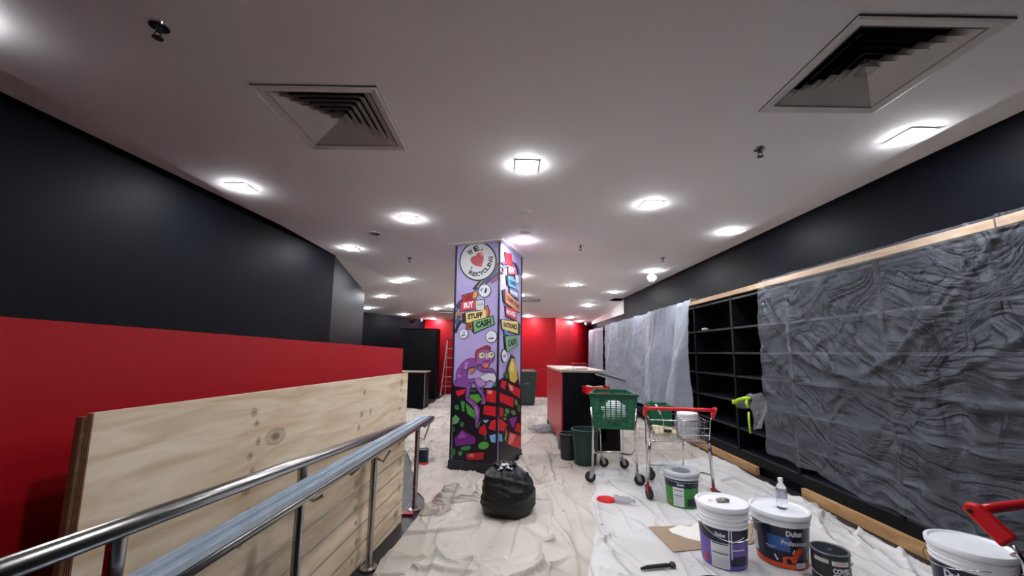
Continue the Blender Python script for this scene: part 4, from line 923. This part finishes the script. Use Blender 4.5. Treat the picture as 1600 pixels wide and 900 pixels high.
def wire_trolley(lab, loc, rz):
    t = thing('shopping_trolley', lab, 'trolley', loc, rz, 'shopping trolleys')
    W, Wf, y0, y1, zt, zb, zf = .275, .20, .06, .74, .745, .545, .58
    MB().tube([(-.325, 0, .86), (-.2, 0, .862), (.2, 0, .862), (.325, 0, .86)], .0165, 14).build('handle', M_redpl, t, True)
    for s in (-1, 1):
        b = MB().prism([Vector((s * .30, -.026, .862)), Vector((s * .30, -.012, .888)), Vector((s * .30, .018, .888)), Vector((s * .30, .098, .815)), Vector((s * .30, .062, .772))], (s * .03, 0, 0)).build('handle_bracket', M_redpl, t, bevel=.008)
        MB().tube([(s * .327, .0, .862), (s * .334, .0, .862)], .007, 10).build('screw', M_tyre, b)
        MB().tube([(s * .315, .085, .79), (s * .30, .10, .74), (s * W, y0 + .02, .57)], .006, 8).build('bracket_rod', M_chrome, t, True)
    def ringz(z, k=1.0): 
        f = (z - zb) / (zt - zb); w0, w1 = W - .015 * (1 - f), Wf - .01 * (1 - f); return [(-w0, y0, z), (w0, y0, z), (w1, y1, z + .03), (-w1, y1, z + .03)]
    def corner(i, f): 
        a, b = Vector(ringz(zb)[i]), Vector(ringz(zt)[i]); return a.lerp(b, f)
    MB().tube(ringz(zt), .006, 8, True).build('basket_rim', M_chrome, t, True); MB().tube(ringz(zb), .005, 8, True).build('basket_base_rim', M_chrome, t, True)
    names = ['rear_wires', 'side_wires', 'front_wires', 'side_wires']
    for s in range(4):
        m = MB(); nn = 13 if s % 2 == 0 else 17
        for i in range(1, nn): m.tube([corner(s, 0).lerp(corner((s + 1) % 4, 0), i / nn), corner(s, 1).lerp(corner((s + 1) % 4, 1), i / nn)], .0021, 5)
        for f in (.35, .68): m.tube([corner(s, f), corner((s + 1) % 4, f)], .003, 5)
        m.build(names[s], M_chrome, t)
    m = MB(); R0 = [Vector(p) for p in ringz(zb)]
    for i in range(1, 13): m.tube([R0[0].lerp(R0[1], i / 13), R0[3].lerp(R0[2], i / 13)], .0022, 5)
    for i in range(1, 9): m.tube([R0[0].lerp(R0[3], i / 9), R0[1].lerp(R0[2], i / 9)], .0022, 5)
    m.build('floor_wires', M_chrome, t)
    for s in (-1, 1):
        MB().tube([(s * W, y0 + .02, zb), (s * (W + .005), y0 + .03, .45), (s * .30, y0 + .05, .15)], .0155, 10).build('leg', M_chrome, t, True)
        caster(t, s * .30, y0 + .05, .15, .055, M_dred, -1.2 if s < 0 else -.2)
        MB().tube([(s * .28, y0 + .05, .25), (s * .25, .4, .19), (s * .17, .68, .165)], .010, 8).build('lower_rail', M_chrome, t, True); caster(t, s * .17, .68, .165, .055, M_rubber, .6)
        MB().tube([(s * .19, .68, .165), (s * Wf, y1 - .08, zb + .02)], .007, 8).build('front_strut', M_chrome, t, True)
    MB().tube([(-.17, .68, .165), (.17, .68, .165)], .009, 8).build('cross_rail', M_chrome, t)
    return t
TR = (1.645, 3.86, .0185); TRZ = math.radians(-8)
wire_trolley('chrome wire shopping trolley with red handle holding rollers and a wrapped tub', TR, TRZ)
hd = Vector((.972, .235, 0)); base = onZ(1522, 795, .886); o2 = base + hd * .31
wire_trolley('chrome trolley beside the batten bucket, its red handle over a paint bucket', (o2.x, o2.y, .0185), math.atan2(hd.y, hd.x) + PI)
MT = Matrix.Translation(Vector((TR[0], TR[1], 0))) @ Matrix.Rotation(TRZ, 4, 'Z')
def tpos(x, y, z): return MT @ Vector((x, y, z))
def rolled(lab, a, b, r_, m):
    a, b = tpos(*a), tpos(*b); t = thing('paint_roller', lab, 'paint roller', (a + b) / 2); c = (a + b) / 2
    MB().tube([a - c, b - c], r_, 18).build('sleeve', m, t, 'auto'); MB().tube([(a - c) * 1.02, (a - c) * .9], r_ * .6, 12).build('core', M_rubber, t, 'auto'); return t
M_wool = mat('roller_wool', 'd9cfb0', .95, bump=(90, .5, .01))
rolled('cream woolly roller sleeve on the trolley floor', (-.22, .15, .626), (-.012, .16, .624), .036, M_wool); rolled('second cream roller sleeve lying on top, slightly tilted', (-.21, .26, .650), (-.012, .27, .630), .036, M_wool)
q = tpos(.125, .22, .586); t = thing('wrapped_tub', 'white tub wrapped in crinkled clear plastic inside the wire trolley', 'tub', q)
MB().lathe([(0, 0), (.085, 0), (.095, .21), (.10, .212), (.10, .232), (.09, .236), (0, .236)], 28).build('tub', M_wht_pl, t, 'auto')
q = MB().lathe([(.10, .0), (.11, .05), (.115, .12), (.112, .2)], 40); q.v = [tuple(Vector(v) * (1 + .1 * noise.noise(Vector(v) * 34))) for v in q.v]; q.build('film_wrap', film_mat('wrap_film', 0.38, .15, 14), t, True)
q = tpos(-.09, .5, .60); t = thing('green_crate', 'green plastic crate at the front of the wire trolley', 'crate', q, TRZ)
for a, b in (((-.11, -.12, 0), (.11, -.112, .26)), ((-.11, .112, 0), (.11, .12, .26)), ((-.11, -.112, 0), (-.102, .112, .26)), ((.102, -.112, 0), (.11, .112, .26)), ((-.102, -.112, 0), (.102, .112, .008))): BX('crate_panel', a, b, M_greenpl, t)
MB().tube([(-.115, -.125, .26), (.115, -.125, .26), (.115, .125, .26), (-.115, .125, .26)], .008, 8, True).build('rim', M_greenpl, t)
q = tpos(-.13, .10, .66); t = thing('roller_frame', 'bent wire roller frame with pale grip leaning in the trolley', 'paint roller', q)
MB().tube([(0, 0, 0), (-.005, 0, .10), (-.03, .0, .16)], .006, 8).build('frame', M_chrome, t, True); MB().tube([(-.03, 0, .16), (-.075, 0, .25)], [.011, .009], 10).build('grip', M_lbl, t, True)
MB().tube([(0, 0, 0), (.07, .01, -.005)], .016, 12).build('head', M_tyre, t, 'auto')

def green_trolley(lab, loc, rz):
    t = thing('shopping_trolley', lab, 'trolley', loc, rz, 'shopping trolleys')
    zt, zb = .93, .565; Wt, Wb = .255, .215; L = .66
    def slab(A, B, C, D, nh, nv, name, th):
        """framed slotted panel with corners A B (top) C D (bottom)"""
        A, B, C, D = map(Vector, (A, B, C, D)); P_ = lambda i, j: A.lerp(B, i).lerp(D.lerp(C, i), j)
        n = (B - A).cross(D - A).normalized() * th
        fr = MB()
        for i0, i1, j0, j1 in ((0, 1, 0, .12), (0, 1, .93, 1), (0, .09, .12, .93), (.91, 1, .12, .93)): fr.prism([P_(i0, j0), P_(i1, j0), P_(i1, j1), P_(i0, j1)], n)
        f = fr.build(name, M_greenpl, t)
        g = MB()
        for k in range(nh): a = .12 + .81 * (k + .25) / nh; b = .12 + .81 * (k + .62) / nh; g.prism([P_(.09, a), P_(.91, a), P_(.91, b), P_(.09, b)], n * .6)
        for k in range(1, nv): a = .09 + .82 * (k - .12) / nv; b = .09 + .82 * (k + .12) / nv; g.prism([P_(a, .12), P_(b, .12), P_(b, .93), P_(a, .93)], n * .9)
        g.build('slats', M_greenpl, f)
    slab((-Wt, 0, zt), (Wt, 0, zt), (Wb, .05, zb), (-Wb, .05, zb), 13, 7, 'rear_panel', .008)
    slab((Wt, 0, zt), (Wt - .06, L, zt), (Wb - .06, L - .02, zb + .06), (Wb, .05, zb), 12, 9, 'side_panel', .008); slab((-Wt, 0, zt), (-Wt + .06, L, zt), (-Wb + .06, L - .02, zb + .06), (-Wb, .05, zb), 12, 9, 'side_panel', -.008)
    slab((-Wt + .06, L, zt), (Wt - .06, L, zt), (Wb - .06, L - .02, zb + .06), (-Wb + .06, L - .02, zb + .06), 12, 6, 'front_panel', .008)
    MB().prism([Vector(v) for v in ((-Wb, .05, zb), (Wb, .05, zb), (Wb - .06, L - .02, zb + .06), (-Wb + .06, L - .02, zb + .06))], (0, 0, .006)).build('basket_floor', M_greenpl, t)
    MB().tube([(-Wt - .004, 0, zt), (Wt + .004, 0, zt), (Wt - .056, L, zt), (-Wt + .056, L, zt)], .011, 10, True).build('rim', M_greenpl, t)
    MB().tube([(-Wt, -.012, zt + .008), (Wt, -.012, zt + .008)], .011, 10).build('handle', mat('dark_green_grip', '0b3d2b', .4), t, 'auto')
    for s in (-1, 1):
        MB().tube([(s * Wt * .93, .01, .80), (s * Wb * 1.02, .04, .56), (s * .232, .055, .15)], .0115, 10).build('leg', M_chrome, t, True); caster(t, s * .232, .055, .15, .058, M_steel, PI + .25 if s < 0 else .15)
        caster(t, s * .12, .66, .155, .056, M_steel, .3)
        MB().tube([(s * .14, L - .04, .62), (s * .13, .66, .19)], .007, 8).build('front_strut', M_chrome, t)
    MB().tube([(-.226, .055, .36), (-.21, .3, .25), (-.15, .56, .19), (-.09, .66, .18), (.09, .66, .18), (.15, .56, .19), (.21, .3, .25), (.226, .055, .36)], .0125, 10).build('lower_frame', M_chrome, t, True)
    return t
GT = Vector((1.145, 4.38, .0185)); GR = math.radians(-12)
green_trolley('green plastic shopping trolley with slotted basket on chrome legs', GT, GR)
MG = Matrix.Translation(GT) @ Matrix.Rotation(GR, 4, 'Z'); q = MG @ Vector((.02, .28, .60))
t = thing('carrier_bag', 'scrunched white and blue plastic bag inside the green trolley', 'bag', q)
def blobf(sx, sy, sz, seed, am=.35):
    def fn(i, j):
        a, b = i * 2 * PI, (j - .5) * PI; v = Vector((math.cos(a) * math.cos(b), math.sin(a) * math.cos(b), math.sin(b)))
        k = 1 + am * noise.noise(v * 2.2 + Vector((seed, 0, 0))) + am * .5 * noise.noise(v * 6 + Vector((0, seed, 0)))
        return Vector((v.x * sx * k, v.y * sy * k, max(0, sz * (1 + v.z * k))))
    return fn
MB().grid(blobf(.13, .12, .12, 4), 30, 18).build('bag', M_wht_pl, t, True, recalc=False); MB().grid(lambda i, j: blobf(.07, .06, .06, 9)(i, j) + Vector((.075, .02, .05)), 20, 12).build('blue_print', mat('bag_blue', '2f6aa8', .4), t, True, recalc=False)

# ================================================================== COUNTER, BINS, FAR THINGS
t = thing('shop_counter', 'tall shop counter with red side, black front and cluttered top', 'counter', (0, 0, 0))
M_ctr = mat('counter_black', '090a0d', .5, spec=.15); M_ctop = mat('counter_top', 'c8b3a0', .5)
X0, X1, Y0, Y1 = .775, 1.42, 5.86, 7.9
BX('body', (X0 + .02, Y0, .14), (X1, Y1, 1.10), M_ctr, t); BX('side_panel', (X0, Y0 - .002, .13), (X0 + .02, Y1, 1.12), mat('counter_red', 'ab2028', .4, vary=(5, 'c0494c', .5)), t)
BX('countertop', (X0 - .01, Y0 - .02, 1.12), (X1 + .01, Y1, 1.15), M_ctop, t, .003); BX('edge_strip', (X0 + .0, Y0 - .024, 1.118), (X1 + .012, Y0 - .02, 1.148), mat('edge_grey', '8c8780', .5), t)
for y in (Y0 + .1, Y1 - .2): BX('foot', (X0 - .02, y, .0085), (X0 + .12, y + .12, .14), mat('foot_grey', '6c6a68', .6), t); BX('foot', (X1 - .14, y, .0085), (X1, y + .12, .14), MATS['foot_grey'], t)
d = BX('drawer', (1.08, 5.50, .83), (1.40, 5.86, .845), M_ctr, t); BX('drawer_front', (1.08, 5.488, .845), (1.40, 5.50, .94), M_redpl, d); BX('drawer_side', (1.08, 5.50, .845), (1.092, 5.86, .94), M_redpl, d); BX('drawer_side', (1.388, 5.50, .845), (1.40, 5.86, .94), M_redpl, d)
BX('kick_panel', (1.30, 5.86, .02), (1.62, 5.9, .42), M_ctr, t)
def paper(lab, x, y, z, sx, sy, rz, m=M_paper, seed=1, amp=.012, name='paper_sheet', cat='paper'):
    o = MB().grid(lambda i, j: Vector(((i - .5) * sx, (j - .5) * sy, .002 + amp * (1 + noise.noise(Vector((i * 3, j * 3, seed)))))), 12, 10).build(name, m, smooth=True, recalc=False); o.location = (x, y, z); o.rotation_euler = (0, 0, rz); return tag(o, lab, cat)
paper('loose white paper hanging at the red edge of the counter top', .86, 6.0, 1.151, .26, .2, .3, seed=4, amp=.01); paper('white paper pile behind the wire tray on the counter', 1.1, 6.5, 1.151, .4, .3, -.2, seed=7); paper('papers heaped in the open red drawer', 1.24, 5.68, .905, .24, .28, .05, mat('papers_tan', 'd9cdb8', .8), 9, .022)
t = thing('wire_tray', 'small red wire letter tray on the counter top', 'tray', (1.08, 6.1, 1.152)); M_wire = mat('red_wire', 'a83038', .4)
for z in (.004, .05, .09): MB().tube([(-.1, -.12, z), (.1, -.12, z), (.1, .12, z), (-.1, .12, z)], .0035, 6, True).build('wire_hoop', M_wire, t)
for x, y in ((-.1, -.12), (.1, -.12), (.1, .12), (-.1, .12)): MB().tube([(x, y, .004), (x, y, .09)], .0035, 6).build('wire_upright', M_wire, t)
t = thing('keyboard_tray', 'dark grey folded board sliding off the counter edge', 'board', (1.40, 5.64, 1.02), -.15)
Mt = Matrix.Rotation(.28, 4, 'Y'); MB().box((-.2, -.14, .06), (.22, .12, .085), Mt).build('board', mat('board_grey', '55595c', .5), t, bevel=.01); MB().box((-.18, -.145, .03), (.2, .1, .052), Mt).build('pad', mat('board_pale', '8d8f88', .6), t, bevel=.008)
def tub(lab, x, y, rt, rb, hh, m, z=.0085, lip=.012, handles=True):
    t = thing('rubbish_bin', lab, 'bin', (x, y, z)); MB().lathe([(0, .004), (rb - .01, .0), (rb, .006), (rt, hh - .02), (rt + lip, hh - .018), (rt + lip, hh), (rt - .006, hh), (rb - .008, .02), (0, .018)], 36).build('body', m, t, 'auto')
    MB().lathe([(rt + lip, hh - .006), (rt + lip + .003, hh + .001), (rt - .004, hh + .002), (rt - .006, hh - .002)], 36).build('rim', mat('bin_rim', '5a6866', .4), t, 'auto')
    if handles: MB().tube([(-rt - .005, -.05, hh - .07), (-rt - .035, -.04, hh - .08), (-rt - .035, .04, hh - .08), (-rt - .005, .05, hh - .07)], .008, 8).build('handle', m, t, True)
    return t
tub('round dark green plastic bin beside the counter', 1.0, 5.24, .168, .135, .43, M_binpl); tub('smaller dark grey bin squeezed behind the green bin', .815, 5.47, .118, .10, .33, M_binblk, handles=False)
t = thing('wheelie_bin', 'dark green wheelie bin standing before the red back wall', 'wheelie bin', (.50, 10.95, .0035), .1); M_wb = mat('wheelie_green', '24332f', .45)
b = MB(); q0 = [(-.2, -.22), (.2, -.22), (.2, .22), (-.2, .22)]; q1 = [(-.25, -.27), (.25, -.27), (.25, .28), (-.25, .28)]
b.add([Vector((*p, .05)) for p in q0] + [Vector((*p, .86)) for p in q1], [(3, 2, 1, 0), (4, 5, 6, 7)] + [(i, (i + 1) % 4, 4 + (i + 1) % 4, 4 + i) for i in range(4)]); b.build('body', M_wb, t, bevel=.02)
MB().prism([Vector(v) for v in ((-.265, -.29, .86), (.265, -.29, .86), (.265, .30, .90), (-.265, .30, .90))], (0, 0, .035)).build('lid', M_wb, t, bevel=.015); MB().tube([(-.2, .33, .90), (.2, .33, .90)], .016, 10).build('handle', M_wb, t)
for s in (-1, 1): MB().lathe([(0, -.02), (.09, -.02), (.095, 0), (.09, .02), (0, .02)], 20, M=Matrix.Translation((s * .2, .22, .096)) @ Matrix.Rotation(PI / 2, 4, 'Y')).build('wheel', M_tyre, t, 'auto')
BX('front_foot', (-.18, -.21, .0), (.18, -.15, .052), M_wb, t); [BX('faded_mark', (-.07 + k * .05, -.262, .56), (-.04 + k * .05, -.2535, .60 - .01 * k), mat('bin_mark', '6f7b76', .6), t) for k in range(3)]
t = thing('reception_desk', 'low black desk with pale wooden top beyond the red half wall', 'desk', (0, 0, 0)); BX('body', (-3.1, 10.15, .0), (-2.09, 10.75, .86), M_ctr, t, .01); BX('desktop', (-3.1, 10.10, .86), (-2.06, 10.78, .885), mat('desk_top', '8c7a64', .5), t, .004); BX('edge_trim', (-2.092, 10.14, .01), (-2.082, 10.16, .86), M_galv, t)
t = thing('black_cabinet', 'tall black cabinet standing before the far black wall and stepladder', 'cabinet', (0, 0, 0)); BX('body', (-3.3, 12.1, .0), (-2.2, 12.75, 2.06), M_black, t, .004); BX('end_panel', (-2.199, 12.09, .0), (-2.18, 12.76, 2.09), M_black, t); BX('top_panel', (-3.3, 12.09, 2.061), (-2.2, 12.76, 2.09), M_black, t)
for k in range(3): BX('door', (-3.29 + k * .363, 12.088, .08), (-3.29 + k * .363 + .357, 12.099, 2.05), M_ctr, t)
t = thing('stepladder', 'aluminium stepladder leaning open against the red back wall', 'ladder', (-1.86, 13.06, .008), -.1); M_al = mat('aluminium', 'c9b9b4', .35, .8)
for s in (-1, 1):
    MB().tube([(s * .24, -.28, 0), (s * .14, .0, 1.78)], .018, 6).build('front_rail', M_al, t); MB().tube([(s * .24, .32, 0), (s * .15, .05, 1.74)], .014, 6).build('rear_rail', M_al, t)
for k in range(1, 6):
    f = k / 6; w_ = .24 - .1 * f; MB().box((-w_, -.28 + .28 * f - .04, 1.78 * f - .012), (w_, -.28 + .28 * f + .04, 1.78 * f + .012)).build('tread', M_al, t)
MB().box((-.16, -.05, 1.76), (.16, .1, 1.80)).build('top_cap', M_rubber, t); MB().tube([(-.22, .25, .4), (.22, .25, .4)], .01, 6).build('rear_brace', M_al, t)
# crumpled film on the floor by the counter
p = fz(850, 676); t = tag(MB().grid(blobf(.22, .13, .055, 12, .6), 34, 20).build('crumpled_film', film_mat('crumpled_film', 0.52, .2, 12), smooth=True, recalc=False), 'crumpled clear film lying on the floor beside the red counter side', 'plastic sheet'); t.location = (p.x, p.y, .02)
# lime-strapped bundle on the shelf edge
t = thing('safety_bundle', 'crumpled grey film bundle with lime green straps hanging from a shelf', 'bundle', (2.93, 4.85, .8146)); M_lime = mat('lime_strap', 'b6e02a', .5, bump=(60, .2, .004)); fm = film_mat('grey_gauze', 0.60, .4, 9, 'a8aab0')
def flapf(i, j): return Vector((-.05 - .02 * math.sin(j * 5 + i * 3) - .02 * noise.noise(Vector((i * 4, j * 4, 2))), -.08 - i * .22 - .03 * math.sin(j * 4), .14 - j * .40 + .05 * (i - .5)))
MB().grid(flapf, 24, 30).build('film_flap', fm, t, True, recalc=False)
def flapg(i, j): return Vector((-.02 - .06 * math.sin(j * PI) - .01 * noise.noise(Vector((i * 5, j * 5, 5))), .20 - i * .30, -.02 + .12 * math.sin(i * 2.2) * (1 - j) - .06 * j + .04 * i))
MB().grid(flapg, 24, 14).build('film_sleeve', fm, t, True, recalc=False)
MB().tube([(-.08, .20, .0), (-.09, .08, .045), (-.09, -.04, .075), (-.08, -.11, .08)], [.026, .022, .02, .018], 12).build('lime_tube', M_lime, t, True); MB().tube([(-.08, -.06, .07), (-.10, -.07, .02), (-.09, -.08, -.03)], .016, 10).build('lime_loop', M_lime, t, True)
MB().tube([(-.10, -.10, -.08), (-.105, -.105, -.2), (-.10, -.11, -.32)], .012, 10).build('lime_strap', M_lime, t, True); MB().tube([(-.083, .202, -.001), (-.085, .222, -.003)], [.032, .030], 14).build('lime_cuff', M_lime, t, True); BX('shelf_hook', (-.05, -.12, .0), (.10, -.08, .02), fm, t)
q = onX(1102, 516, SX + .08); t = tag(MB().grid(blobf(.05, .04, .022, 3, .5), 18, 10).build('paper_scrap', M_paper, smooth=True, recalc=False), 'white paper scrap left on an upper open shelf', 'paper'); t.location = (SX + .08, q.y, shz[5] + .025)
